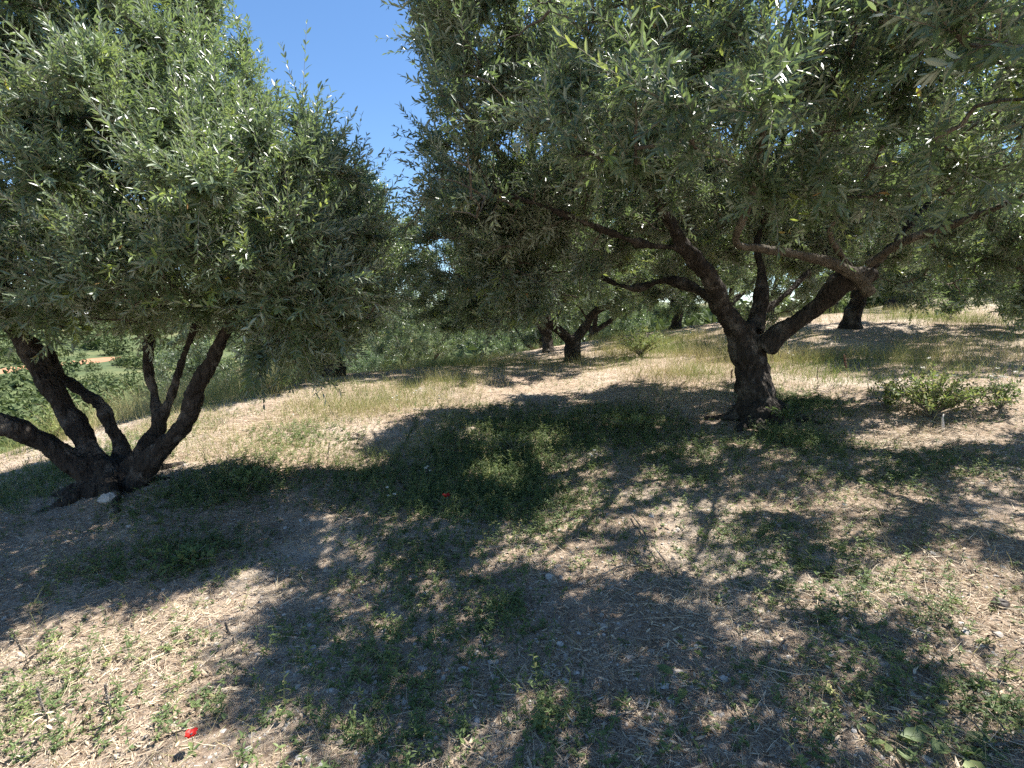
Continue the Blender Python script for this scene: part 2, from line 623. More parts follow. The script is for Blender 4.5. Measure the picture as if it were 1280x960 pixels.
# ------------------------------------------------------------------ trees
def solid_trunk(limbs, voxel, name, parent, mt, rough=.22, amp=.03):
    """limb tubes fused into one skin, with bark ridges"""
    g = Geo()
    for i, L in enumerate(limbs):
        s = spline(L, 7)
        wig = np.c_[[(vnoise(s[:, :3] * 3.5, 50 + i * 3 + q) - .5) for q in range(3)]].T * (s[:, 3:4] * .5)
        tube(g, s[:, :3] + wig, s[:, 3], 10, rough=rough, seed=i)
    tmp = g.obj("tmp", [])
    md = tmp.modifiers.new("r", "REMESH")
    md.mode = "VOXEL"
    md.voxel_size = voxel
    md2 = tmp.modifiers.new("s", "SMOOTH")
    md2.iterations = 3
    dg = bpy.context.evaluated_depsgraph_get()
    ev = tmp.evaluated_get(dg)
    me = ev.to_mesh()
    nv = len(me.vertices)
    V = np.empty(nv * 3, np.float32)
    me.vertices.foreach_get("co", V)
    V = V.reshape(-1, 3).astype(float)
    Nn = np.empty(nv * 3, np.float32)
    me.vertices.foreach_get("normal", Nn)
    Nn = Nn.reshape(-1, 3)
    quads = np.array([list(p.vertices) for p in me.polygons if len(p.vertices) == 4])
    ev.to_mesh_clear()
    bpy.data.objects.remove(tmp)
    n1 = .32 - 1.6 * np.abs(fbm(V * np.array([17, 17, 5]), 3, 9) - .5) - .2 * fbm(V * 40, 2, 29)
    n2 = fbm(V * np.array([5, 5, 3]), 2, 19) - .5
    V = V + Nn * (n1 * amp * 1.7 + n2 * amp * 2.0)[:, None]
    g2 = Geo()
    g2.add(V, quads, .5)
    return g2.obj(name, [mt], parent)


def in_lobes(p, lobes):
    """1 at the centre of the nearest lobe, 0 at its skin, negative outside"""
    best = np.full(len(p), -9.)
    for c, r in lobes:
        best = np.maximum(best, 1 - np.sqrt((((p - np.asarray(c)) / np.asarray(r)) ** 2).sum(-1)))
    return best


def sample_crown(lobes, n, shell=.45, zlow=None, seed=1, gap=.42):
    lo = np.min([np.asarray(c) - np.asarray(r) for c, r in lobes], 0)
    hi = np.max([np.asarray(c) + np.asarray(r) for c, r in lobes], 0)
    pts = np.empty((0, 3))
    guard = 0
    while len(pts) < n and guard < 60:
        guard += 1
        p = lo + rng.random((4000, 3)) * (hi - lo)
        b = in_lobes(p, lobes)
        keep = (b > 0.02) & ((b < shell) | (rng.random(len(p)) < .25))
        keep &= fbm(p * 1.9, 2, seed) > gap - .25 * rng.random(len(p))
        if zlow is not None:
            keep &= p[:, 2] > zlow(p)
        pts = np.vstack([pts, p[keep]])
    return pts[:n]


def grow(skel, targets, spread=.25):
    """thin branches from the limbs to every target; returns list of node arrays"""
    nodes = skel[:, :3].copy()
    order = np.argsort([np.min(((nodes - t) ** 2).sum(-1)) for t in targets])
    cap = np.empty((len(nodes) + len(targets) * 6, 3))
    cap[:len(nodes)] = nodes
    cnt = len(nodes)
    out = []
    ctr = nodes.mean(0)
    for k in order:
        t = targets[k]
        dd = ((cap[:cnt] - t) ** 2).sum(-1)
        # prefer to rise from below / inside
        dd = dd + .5 * np.maximum(cap[:cnt, 2] - t[2] + .1, 0) ** 2 + .03 * ((cap[:cnt] - ctr) ** 2).sum(-1)
        i = int(np.argmin(dd))
        p0 = cap[i].copy()
        L = np.linalg.norm(t - p0)
        if L < .03:
            continue
        mid = p0 * .5 + t * .5 + rng.normal(size=3) * L * .12 + np.array([0, 0, L * .10])
        s = np.linspace(0, 1, 7)[:, None]
        P = (1 - s) ** 2 * p0 + 2 * s * (1 - s) * mid + s * s * t
        P[1:-1] += rng.normal(size=(5, 3)) * L * .02
        out.append((P, L))
        cap[cnt:cnt + 6] = P[1:]
        cnt += 6
    return out


def make_sprigs(branches, centre, per, length, upb=.3, droop_z=None):
    B, D = [], []
    for P, L in branches:
        back = min(L, .75)
        s = np.sqrt(rng.random(per)) * back       # measured from tip backwards -> denser at tip
        s = back - s
        f = 1 - s / max(L, 1e-6)
        idx = np.clip(f * 6, 0, 5.999)
        i = idx.astype(int)
        w = (idx - i)[:, None]
        b = P[i] * (1 - w) + P[i + 1] * w
        ax = norm(P[i + 1] - P[i])
        d = ax * .75 + norm(rng.normal(size=(per, 3))) * .95 + norm(b - centre) * .35
        d[:, 2] += upb
        if droop_z is not None:
            d[:, 2] -= .9 * smooth(droop_z + .5, droop_z - .1, b[:, 2])
        B.append(b)
        D.append(norm(d))
    B, D = np.vstack(B), np.vstack(D)
    Ls = length * (.55 + .9 * rng.random(len(B)) ** 1.3)
    return B, D, Ls


def leaf_up_sprigs(gl, B, D, Ls, leaf_len, leaf_wid, spacing, near=4.6, tint_shift=0.0, twigs=True):
    Nn = len(B)
    K = int(math.ceil(Ls.max() / spacing))
    bend = rng.normal(size=(Nn, 3)) * .25 + np.array([0, 0, .12])
    k = np.arange(K)[None, :, None]
    s = np.broadcast_to((k + .8 + .25 * rng.random((Nn, K, 2))) * spacing, (Nn, K, 2))
    ok = s < Ls[:, None, None]
    ok &= rng.random((Nn, K, 2)) > .10
    f = s / Ls[:, None, None]
    si = np.where(ok)
    sv, fv = s[si], f[si]
    n_i = si[0]
    base = B[n_i] + D[n_i] * sv[:, None] + bend[n_i] * (sv * fv)[:, None]
    ax = norm(D[n_i] + 2 * bend[n_i] * fv[:, None])
    ref = norm(rng.normal(size=(Nn, 3)))[n_i]
    a = norm(np.cross(ax, ref))
    b = np.cross(ax, a)
    phi = (si[1] % 2) * math.pi / 2 + si[2] * math.pi + rng.normal(size=len(sv)) * .3
    perp = a * np.cos(phi)[:, None] + b * np.sin(phi)[:, None]
    al = R(56) - R(30) * fv ** 2 + rng.normal(size=len(sv)) * .2
    ld = norm(ax * np.cos(al)[:, None] + perp * np.sin(al)[:, None] + rng.normal(size=(len(sv), 3)) * .08)
    up = ax + np.array([0, 0, .55])
    n = norm(up - ld * (up * ld).sum(-1)[:, None])
    sd = np.cross(ld, n)
    ro = rng.normal(size=len(sv)) * .45
    n = n * np.cos(ro)[:, None] + sd * np.sin(ro)[:, None]
    L = leaf_len * (.65 + .6 * rng.random(len(sv))) * (1 - .35 * fv ** 3)
    Wd = leaf_wid * (.8 + .4 * rng.random(len(sv))) * L / leaf_len
    # tint: whole sprigs vary, young leaves at some tips
    st = np.clip(1.5 * (fbm(B * 2.2, 2, 55) - .5) + .15 + .7 * rng.random(Nn), 0, 1)
    tint = np.clip(.55 * st[n_i] + .35 * rng.random(len(sv)) + tint_shift, 0, .86)
    young = (rng.random(Nn) < .075)[n_i] & (fv > .5)
    tint[young] = .90 + .06 * rng.random(young.sum())
    dead = rng.random(len(sv)) < .002
    tint[dead] = 1.0
    dist = np.linalg.norm(base - np.array([0, 0, CAMZ]), axis=1)
    nr = dist < near
    clear = dist > .55
    m = nr & clear
    leaves(gl, base[m], ld[m], n[m], L[m], Wd[m], tint[m], 0, 1, curl=.10 + .12 * rng.random(m.sum()))
    m = ~nr
    leaves(gl, base[m], ld[m], n[m], L[m], Wd[m] * 1.15, tint[m], 0, 0)
    if twigs:
        q = np.linalg.norm(B - np.array([0, 0, CAMZ]), axis=1) < 9
        q &= np.linalg.norm(B - np.array([0, 0, CAMZ]), axis=1) > .6
        b0, d0, l0, be = B[q], D[q], Ls[q][:, None], bend[q]
        p1 = b0 + d0 * l0 * .5 + be * l0 * .25
        p2 = b0 + d0 * l0 + be * l0
        tt = rng.random(len(b0))
        sticks(gl, b0, p1, .0022, .0017, tt, 1)
        sticks(gl, p1, p2, .0017, .0008, tt, 1)
    return len(sv)


def tree(name, label, group, limbs, lobes, tips, per, sprig, leaf, spacing, base=None, voxel=.02, near=4.6, upb=.3, pale=(),
         zlow=None, droop_z=None, shell=.45, seed=1, gap=.36, rs=1.0, carve=True, solid=True, branch_vis=True, tint_shift=0.0, extra=None):
    b = limbs[0][0][:3] if base is None else base
    root = empty(name, b)
    tag(root, label, "tree", group)
    limbs = [[np.r_[q[:3], q[3] * rs] for q in L] for L in limbs]
    if solid:
        solid_trunk([L for i, L in enumerate(limbs) if i not in pale], voxel, "trunk", root, BARK)
        for i in pale:
            solid_trunk([limbs[i]], .011, "limb", root, BRANCH, .1, .012)
    else:
        g = Geo()
        for i, L in enumerate(limbs):
            s = spline(L, 4)
            tube(g, s[:, :3], s[:, 3], 8, rough=.25, seed=i)
        g.obj("trunk", [BARK], root)
    skel = np.vstack([spline(L, 3)[(1 if len(L) > 2 else 0):] for L in limbs])
    skel = skel[skel[:, 2] > b[2] + .55]
    T = sample_crown(lobes, tips, shell, zlow, seed, gap)
    if extra is not None:
        T = np.vstack([T, extra])
    br = grow(skel, T)
    ctr = np.mean([np.asarray(c) for c, _ in lobes], 0)
    B, D, Ls = make_sprigs(br, ctr, per, sprig, upb, droop_z)
    if carve:
        m = lit_keep(B)
        B, D, Ls = B[m], D[m], Ls[m]
    gl = Geo()
    nl = leaf_up_sprigs(gl, B, D, Ls, leaf[0], leaf[1], spacing, near, tint_shift)
    for P, L in br:
        if np.linalg.norm(P[-1] - np.array([0, 0, CAMZ])) < .5:
            continue
        r0 = min(.006 + .011 * L, .028)
        tube(gl, P, np.linspace(r0, .0025, 7), 5, rng.random(), 2)
    gl.obj("crown", [OLIVE, TWIG, BRANCH], root, smooth_sh=False)
    print(name, "leaves", nl, "tips", len(br))
    return root


def L4(*pts):
    return [np.r_[W(px, py, Y), r] for px, py, Y, r in pts]


GRP = "olive trees of the grove"
def roots(base, r, n, reach, seed):
    rs = np.random.default_rng(seed)
    out = []
    for k in range(n):
        a = k * 2 * math.pi / n + rs.normal() * .25
        dr = np.array([math.cos(a), math.sin(a)])
        L = reach * rs.uniform(.7, 1.3)
        P = []
        for f, q, up in ((.0, 1.0, .32), (.45, .8, .12), (.8, .5, .0), (1.15, .25, -.06)):
            xy = base[:2] + dr * L * f + rs.normal(size=2) * .02
            P.append(np.r_[xy, float(h(xy[0:1], xy[1:2])[0]) + up * reach, r * q])
        out.append(P)
    return out


# ---- the big olive on the right
limbs_R = [
    L4((955, 548, 5.5, .40), (950, 520, 5.55, .36), (945, 490, 5.6, .29), (938, 455, 5.6, .265), (930, 425, 5.6, .26), (928, 405, 5.6, .2)),
    L4((930, 432, 5.6, .20), (908, 388, 5.5, .15), (886, 345, 5.3, .13), (852, 302, 5.1, .10), (826, 255, 4.9, .07), (818, 200, 4.6, .045), (770, 110, 4.1, .028)),
    L4((906, 392, 5.6, .11), (872, 362, 5.9, .085), (835, 350, 6.1, .07), (790, 360, 6.4, .05), (735, 338, 6.6, .04), (680, 300, 6.6, .025)),
    L4((862, 312, 5.15, .07), (805, 306, 4.9, .05), (755, 288, 4.6, .04), (690, 262, 4.3, .028), (610, 235, 4.0, .018)),
    L4((942, 415, 5.7, .16), (950, 378, 5.8, .12), (951, 340, 5.9, .085), (948, 300, 6.0, .055), (965, 240, 6.1, .035), (985, 140, 6.1, .02)),
    L4((955, 388, 5.8, .055), (984, 366, 5.9, .04), (1012, 338, 6.0, .03), (1055, 285, 6.2, .02)),
    L4((955, 435, 5.5, .19), (985, 407, 5.4, .15), (1018, 385, 5.3, .145), (1050, 357, 5.1, .155), (1080, 345, 5.0, .14), (1090, 338, 4.98, .06)),
    L4((1088, 368, 4.95, .085), (1070, 346, 4.9, .085), (1040, 329, 4.8, .068), (1000, 319, 4.7, .06), (950, 311, 4.6, .054), (920, 303, 4.55, .046), (932, 265, 4.4, .044), (945, 222, 4.25, .038), (953, 175, 4.05, .028), (962, 100, 3.7, .018)),
    L4((940, 228, 4.25, .03), (915, 206, 4.1, .024), (868, 184, 3.8, .016), (820, 130, 3.5, .010)),
    L4((1085, 332, 4.9, .062), (1130, 302, 4.6, .05), (1190, 281, 4.3, .042), (1280, 246, 3.8, .034), (1420, 190, 3.3, .02)),
    L4((1062, 335, 5.0, .042), (1038, 292, 4.6, .032), (1058, 258, 4.3, .026), (1100, 190, 3.6, .022), (1130, 80, 2.7, .014)),
    L4((846, 296, 5.05, .045), (790, 190, 4.2, .034), (720, 70, 3.4, .018)),
    L4((1090, 335, 5.0, .05), (1180, 230, 5.4, .035), (1260, 120, 5.8, .02)),
]
lobes_R = [((2.5, 4.75, 2.3), (3.5, 3.5, 2.5))]
lobe_back = ((3.4, 7.0, 2.9), (2.9, 1.5, 1.35))
limbs_R += roots(W(948, 530, 5.55), .16, 7, .46, 4)
limb_pts_R = np.vstack([spline(L, 3)[:, :3] for L in limbs_R])


def zlow_R(p):
    d = np.hypot((p[:, 0] - 2.5) / 3.65, (p[:, 1] - 4.8) / 3.6)
    z = 2.55 - .55 * smooth(.5, 1.0, d) + .35 * (fbm(p * np.array([1.3, 1.3, 0]), 2, 3) - .5)
    return z + .25 * smooth(3.5, 1.0, p[:, 1])


tree("olive_tree", "large olive with one dark gnarled trunk and limbs arching overhead beside the leafy green bush", GRP,
     limbs_R, lobes_R, 960, 23, .28, (.070, .0185), .0215, zlow=zlow_R, droop_z=1.9, seed=3, gap=.36, near=5.0, rs=.67, tint_shift=-.03, voxel=.016, pale=(7, 8, 9, 10),
     extra=np.vstack([sample_crown([lobe_back], 210, 1.0, None, 8, .3), sample_crown([(W(598, 50, 4.4), (.55, .9, .95))], 85, 1.0, None, 46, .25), sample_crown([(W(640, 315, 5.2), (.95, 1.1, .78))], 130, 1.0, None, 41, .3),
                      sample_crown([(W(735, 175, 4.2), (.9, .8, .55))], 50, 1.0, None, 42, .3), sample_crown([(W(1120, 150, 2.7), (.9, .7, .55))], 70, 1.0, None, 43, .3),
                      sample_crown([(W(1235, 320, 4.6), (.75, .8, .55))], 50, 1.0, None, 44, .3), sample_crown([(W(880, 80, 3.0), (.8, .7, .45))], 45, 1.0, None, 45, .3)]))

# ---- the many-stemmed olive on the left
limbs_L = [
    L4((138, 632, 4.25, .32), (140, 612, 4.3, .28), (142, 590, 4.32, .22), (143, 575, 4.33, .12)),
    L4((128, 606, 4.3, .20), (76, 566, 4.2, .135), (22, 537, 4.05, .115), (-40, 515, 3.9, .10), (-150, 440, 3.8, .07), (-260, 320, 3.8, .04)),
    L4((140, 604, 4.3, .21), (114, 566, 4.35, .15), (84, 520, 4.4, .125), (62, 480, 4.4, .125), (40, 440, 4.45, .12), (14, 400, 4.5, .10), (-12, 335, 4.5, .07), (-20, 240, 4.5, .045), (-10, 120, 4.5, .025)),
    L4((152, 595, 4.4, .14), (150, 560, 4.5, .09), (138, 528, 4.5, .085), (126, 506, 4.55, .078), (96, 486, 4.6, .06), (70, 462, 4.6, .05), (58, 400, 4.7, .035), (70, 300, 4.8, .025)),
    L4((158, 600, 4.35, .15), (182, 562, 4.4, .11), (199, 530, 4.5, .095), (192, 495, 4.55, .055), (185, 445, 4.6, .05), (188, 400, 4.7, .04), (178, 280, 4.7, .03), (165, 110, 4.5, .022), (160, 20, 4.4, .012)),
    L4((199, 530, 4.5, .08), (216, 490, 4.5, .055), (228, 452, 4.5, .048), (245, 395, 4.5, .036), (260, 300, 4.5, .025), (240, 120, 4.4, .014)),
    L4((166, 606, 4.3, .15), (205, 560, 4.25, .115), (236, 520, 4.2, .095), (246, 485, 4.15, .09), (264, 450, 4.1, .075), (288, 408, 4.0, .05), (310, 350, 3.9, .035), (345, 250, 3.8, .02), (378, 150, 3.75, .010)),
    L4((288, 408, 4.0, .035), (350, 385, 3.8, .025), (410, 370, 3.7, .015)),
]
lobes_L = [(W(92, 130, 4.5), (1.42, 1.75, 2.15)), (W(330, 312, 4.05), (.95, 1.2, 1.02)), (W(60, 300, 4.2), (1.9, 1.65, .85)), (W(210, 270, 3.9), (1.0, 1.2, 1.1))]


limbs_L += roots(W(142, 618, 4.3), .13, 6, .42, 6)


def zlow_L(p):
    return 1.50 - .32 * smooth(-2.35, -1.85, p[:, 0]) + .5 * (fbm(p * np.array([1.7, 1.7, 0]), 2, 13) - .5)


tree("olive_tree", "many-stemmed olive whose dark trunks fan out from one base beside a white stone", GRP,
     limbs_L, lobes_L, 760, 23, .28, (.068, .0180), .0215, zlow=zlow_L, droop_z=1.3, seed=5, gap=.34, near=5.0, shell=.6, tint_shift=.17, upb=.45, rs=.66, voxel=.016,
     extra=np.array([W(388, 440, 3.9), W(345, 430, 3.9), W(420, 425, 3.9), W(385, 152, 3.9), W(438, 225, 4.0), W(425, 215, 3.9), W(378, 170, 3.9), W(466, 270, 4.0)] + list(sample_crown([lobes_L[1]], 110, .8, zlow_L, 9, .3)) + list(sample_crown([(W(385, 352, 3.9), (.6, .75, .46))], 26, 1.0, None, 10, .3))))


# ---- mid-distance olives
def mid_limbs(base, hgt, r, lean, seed, n=4, spread=1.0):
    rs = np.random.default_rng(seed)
    b = np.asarray(base)
    top = b + np.array([lean[0], lean[1], hgt])
    out = [[np.r_[b - np.array([0, 0, .12]), r * 1.45], np.r_[b + (top - b) * .25, r * 1.0], np.r_[b + (top - b) * .7, r * .9], np.r_[top, r * .8]]]
    a0 = rs.random() * 6
    for i in range(n):
        a = a0 + i * 2 * math.pi / n + rs.normal() * .3
        dr = np.array([math.cos(a), math.sin(a), 0])
        k = spread * (.8 + .4 * rs.random())
        st = b + (top - b) * .85
        out.append([np.r_[st, r * .6], np.r_[st + dr * .38 * k + [0, 0, .28], r * .42], np.r_[st + dr * .8 * k + [0, 0, .75], r * .3],
                    np.r_[st + dr * 1.15 * k + [0, 0, 1.3], r * .18], np.r_[st + dr * 1.4 * k + [0, 0, 1.9], r * .08]])
    return out


def mid_tree(label, base, hgt, r, lean, lobes, tips, per, seed, leaf=(.085, .02), spacing=.034, limbs=None, zl=None, voxel=.03, droop=None, carve=True, shell=.5, ts=0.0, n=4):
    lm = limbs or mid_limbs(base, hgt, r, lean, seed, n)
    zf = (lambda p: (zl(p) if callable(zl) else zl) + .5 * (fbm(p * np.array([1.2, 1.2, 0]), 2, seed) - .5)) if zl is not None else None
    return tree("olive_tree", label, GRP, lm, lobes, tips, per, .24, leaf, spacing, base=base, voxel=voxel, zlow=zf, droop_z=droop, seed=seed,
                shell=shell, carve=carve, near=0, tint_shift=ts)


b = W(715, 455, 11.5)
b[2] = float(h(b[0:1], b[1:2])[0])
limbs_M = [
    L4((713, 462, 11.4, .34), (715, 450, 11.5, .26), (716, 432, 11.5, .22), (718, 420, 11.5, .2)),
    L4((717, 428, 11.5, .15), (698, 412, 11.4, .13), (684, 404, 11.3, .11), (668, 396, 11.1, .08), (640, 375, 10.9, .06), (600, 340, 10.7, .03)),
    L4((718, 428, 11.5, .16), (733, 406, 11.6, .13), (742, 392, 11.6, .12), (760, 382, 11.6, .09), (778, 366, 11.7, .08), (800, 335, 11.8, .04)),
    L4((690, 405, 11.3, .07), (700, 390, 11.2, .05), (706, 370, 11.1, .04), (690, 320, 11, .02)),
    L4((735, 400, 11.6, .05), (725, 385, 11.5, .035), (718, 375, 11.5, .03), (735, 330, 11.4, .02)),
]
mid_tree("olive with a short forked trunk, nearer of the pair standing beyond the shaded path", b, 0, .2, (0, 0),
         [((.25, 11.0, 3.0), (2.75, 2.5, 1.75)), ((-1.1, 10.6, 2.4), (1.3, 1.4, 1.2)), ((2.2, 11.3, 3.0), (1.6, 1.7, 1.4)), ((-1.75, 11.0, 2.75), (1.05, 1.2, 1.2))], 620, 26, 21, limbs=[[np.r_[q[:3], q[3] * .78] for q in L] for L in limbs_M], zl=lambda p: 1.95 - .6 * smooth(.6, 1.6, np.abs(p[:, 0] - 1.1)), droop=1.7, shell=.7)
b = W(688, 441, 14)
b[2] = float(h(b[0:1], b[1:2])[0])
mid_tree("olive with a thin dark trunk half hidden behind the short forked one", b, .75, .16, (-.25, 0), [((.6, 14.4, 3.1), (2.4, 2.2, 1.6))], 260, 22, 22, zl=1.8)
b = np.array([-3.35, 9.3, 0])
b[2] = float(h(b[0:1], b[1:2])[0])
mid_tree("olive with its dark trunk in deep shade behind the hanging spray of the many-stemmed olive", b, .7, .2, (-.1, 0), [((b[0] - .15, b[1] + .1, 2.7), (1.75, 1.8, 1.65))], 330, 24, 23, zl=1.15, droop=1.5)
b = W(1062, 410, 11)
b[2] = float(h(b[0:1], b[1:2])[0])
mid_tree("olive with a stout leaning trunk on the sunny rise, behind the big gnarled limb", b, 1.0, .18, (.2, 0), [((7.4, 11.1, 3.9), (2.5, 2.3, 1.5))], 300, 22, 24, zl=2.4, droop=2.6)
b = W(1120, 382, 16)
b[2] = float(h(b[0:1], b[1:2])[0])
mid_tree("olive standing farthest up the dry grass rise", b, 1.0, .26, (.2, 0), [((12.4, 16.1, 4.8), (2.8, 2.5, 1.7))], 260, 20, 25, zl=3.0)
b = np.array([9.7, 9.0, 0])
b[2] = float(h(b[0:1], b[1:2])[0])
mid_tree("olive crown drooping over the rise, its trunk out of sight", b, 1.0, .22, (-.1, 0), [((8.7, 8.8, 3.3), (2.75, 2.4, 1.7))], 360, 24, 26, leaf=(.08, .018), spacing=.028, zl=1.6, droop=2.3)
b = W(843, 412, 15)
b[2] = float(h(b[0:1], b[1:2])[0])
mid_tree("small sunlit olive with a thin bent trunk seen under the big low branch", b, .8, .15, (.2, .1), [((4.9, 15.1, 3.3), (2.3, 2.0, 1.7))], 300, 22, 27, zl=1.75, droop=2.0)

# olives further off: copies of two grown shapes
def proto_tree(seed, label, x, y):
    z = float(h(np.array([x]), np.array([y]))[0])
    return mid_tree(label, np.array([x, y, z]), .8, .19, (.1, 0), [((x, y, z + 2.7), (2.3, 2.2, 1.7))], 240, 20, seed, leaf=(.12, .03), spacing=.05, zl=z + .8, carve=False, n=3)


PA = proto_tree(31, "pale olive on the lower terrace, just past the gap in the trees", -3.6, 19.5)
PB = proto_tree(32, "rounded olive on the lower terrace behind the pair of dark trunks", 1.2, 21.5)


def copy_tree(src, x, y, rz, s, label):
    z = float(h(np.array([x]), np.array([y]))[0])
    r = src.copy()
    COL.objects.link(r)
    r.location = (x, y, z)
    r.rotation_euler = (0, 0, rz)
    r.scale = (s, s, s)
    r["label"] = label
    for c in src.children:
        d = c.copy()
        COL.objects.link(d)
        d.parent = r
        d.matrix_parent_inverse = c.matrix_parent_inverse
    return r


for k, (s, x, y, rz, sc_, lb) in enumerate([
        (PA, 7.6, 17.6, 1.0, 1.15, "olive behind the small sunlit bent one, right of it"),
        (PA, 10.4, 20.5, 5.2, 1.2, "olive farther back behind the gnarled trunk's right limb"),
        (PB, 3.2, 19.5, 1.4, 1.1, "olive behind the small sunlit bent one, left of it"),
        (PB, 14.5, 22.5, 2.2, 1.1, "olive up the hill between the two trunks of the rise"),
        (PA, 17.8, 17.5, 3.1, 1.1, "olive high on the rise at the edge of view"),
        (PB, -9.8, 17.0, 4.0, .9, "olive below the terrace edge, seen past the fanned trunks"),
        (PB, -1.2, 30.0, 5.0, 1.1, "olive on the second terrace down, beyond the pale one"),
        (PA, 5.2, 29.0, 2.6, 1.15, "olive on the slope far behind the short forked trunk"),
        (PA, -8.5, 31.0, .4, 1.0, "olive alone down the valley side"),
        (PB, 22.0, 27.0, .9, 1.2, "olive on the skyline of the hillside")]):
    copy_tree(s, x, y, rz, sc_, lb)

# ------------------------------------------------------------------ distant scrub and houses
g = Geo()
n = 4200
sx = rng.uniform(-160, 90, n)
sy = 20 + 240 * rng.random(n) ** 1.7
sx = np.r_[sx, rng.uniform(-75, -8, 2200), rng.uniform(7, 42, 170)]
sy = np.r_[sy, rng.uniform(17, 75, 2200), rng.uniform(24, 46, 170)]
n = len(sx)
ok = (-.6 * sx + .8 * sy > 19) | (np.arange(n) >= n - 170)
for q in FIELD:
    ok &= np.hypot((sx - q[0]) / (.045 * q[1] + 1), (sy - q[1]) / (.09 * q[1] + 1)) > 1
sx, sy = sx[ok], sy[ok]
sz = h(sx, sy)
rad = rng.uniform(.45, 1.9, len(sx)) * (1 + np.hypot(sx, sy) / 200)
per = 150
cp = np.repeat(np.c_[sx, sy, sz + rad * .5], per, 0)
d = norm(rng.normal(size=(len(cp), 3)))
rr = np.repeat(rad, per)[:, None]
base = cp + d * rr * np.array([1, 1, .75]) * (rng.random((len(cp), 1)) ** .4)
nn = norm(d + rng.normal(size=d.shape) * .5)
ld = norm(np.cross(nn, rng.normal(size=d.shape)))
leaves(g, base, ld, nn, (rr[:, 0] * .34), (rr[:, 0] * .17), np.clip(np.repeat(rng.random(len(sx)), per) * .6 + .3 * rng.random(len(cp)), 0, .9), 0, 0)
SCRUB = leaf_mat("scrub_leaf", [(0, (.05, .075, .03)), (1, (.14, .17, .07))], [(0, (.06, .08, .035)), (1, (.15, .18, .08))], [(0, (.1, .16, .04)), (1, (.2, .26, .06))], rough=.7, tfac=.15, spec=.2)
tag(g.obj("valley_scrub", [SCRUB], smooth_sh=False), "mixed green scrub covering the valley below the grove", "scrub", kind="stuff")

WALLW = flat_mat("whitewash", (.78, .76, .72))
TILE = flat_mat("roof_tile", (.42, .2, .13))
DARKW = flat_mat("window_glass", (.05, .06, .07), .2)


def box(g, x0, x1, y0, y1, z0, z1, mi=0):
    V = [(x, y, z) for z in (z0, z1) for y in (y0, y1) for x in (x0, x1)]
    F = [[0, 2, 3, 1], [4, 5, 7, 6], [0, 1, 5, 4], [2, 6, 7, 3], [0, 4, 6, 2], [1, 3, 7, 5]]
    g.add(V, np.array(F), .5, mi)


def house(px, py, Y, w, dpt, hh, label, pitched):
    c = W(px, py, Y)
    c[2] = float(h(c[0:1], c[1:2])[0])
    root = empty("house", c)
    tag(root, label, "house", "white houses across the valley")
    g = Geo()
    box(g, c[0] - w / 2, c[0] + w / 2, c[1], c[1] + dpt, c[2] - 1, c[2] + hh)
    g.obj("wall", [WALLW], root, False)
    g = Geo()
    if pitched:
        z = c[2] + hh
        V = [(c[0] - w / 2 - .4, c[1] - .4, z), (c[0] + w / 2 + .4, c[1] - .4, z), (c[0] + w / 2 + .4, c[1] + dpt + .4, z), (c[0] - w / 2 - .4, c[1] + dpt + .4, z),
             (c[0] - w / 2, c[1] + dpt / 2, z + 1.8), (c[0] + w / 2, c[1] + dpt / 2, z + 1.8)]
        g.add(V, np.array([[0, 1, 5, 4], [2, 3, 4, 5], [3, 2, 1, 0]]), .5)
        g.f.append((np.array([[0, 4, 3], [1, 2, 5]]), 0))
        g.obj("roof", [TILE], root, False)
    else:
        box(g, c[0] - w / 2 - .2, c[0] + w / 2 + .2, c[1] - .2, c[1] + dpt + .2, c[2] + hh + .005, c[2] + hh + .35)
        g.obj("roof", [WALLW], root, False)
    nw = int(w // 3)
    for i in range(nw):
        for fl in range(int(hh // 2.9)):
            xx = c[0] - w / 2 + (i + .5) * w / nw
            zz = c[2] + fl * 2.9
            g = Geo()
            box(g, xx - .55, xx + .55, c[1] - .05, c[1] + .05, zz + .9, zz + 2.2)
            g.obj("window", [DARKW], root, False)


house(72, 418, 150, 12, 9, 6, "flat-roofed white house seen between the fanned olive trunks", False)
house(104, 412, 175, 10, 8, 5.8, "white house with a tiled roof beside the flat-roofed one", True)
house(40, 415, 165, 9, 8, 3.2, "low white house half hidden by the thick leaning olive stem", False)

# ------------------------------------------------------------------ ground cover
PATCH_W = [(620, 560, 95, 50, 1.0), (785, 528, 60, 22, .9), (560, 615, 90, 45, .8), (640, 610, 50, 40, .9), (440, 600, 60, 28, .6), (310, 600, 55, 28, .9), (235, 690, 70, 30, .9),
           (120, 720, 60, 28, .5), (60, 860, 130, 90, .35), (620, 765, 45, 40, .8), (480, 830, 90, 80, .45), (520, 920, 50, 40, .4), (690, 910, 45, 50, .7), (400, 900, 60, 50, .35), (1110, 890, 130, 70, .45),
           (1000, 555, 70, 22, .9), (1150, 590, 140, 30, .5), (1060, 730, 160, 80, .3), (960, 680, 60, 40, .3), (520, 700, 70, 40, .5), (700, 640, 60, 30, .5), (380, 545, 60, 14, .6), (240, 620, 60, 30, .7),
           (60, 600, 60, 60, .5), (1260, 900, 40, 50, .7), (990, 505, 60, 20, 1), (360, 790, 30, 25, .4), (260, 880, 50, 40, .3), (860, 570, 120, 40, .5), (700, 545, 80, 30, .7)]


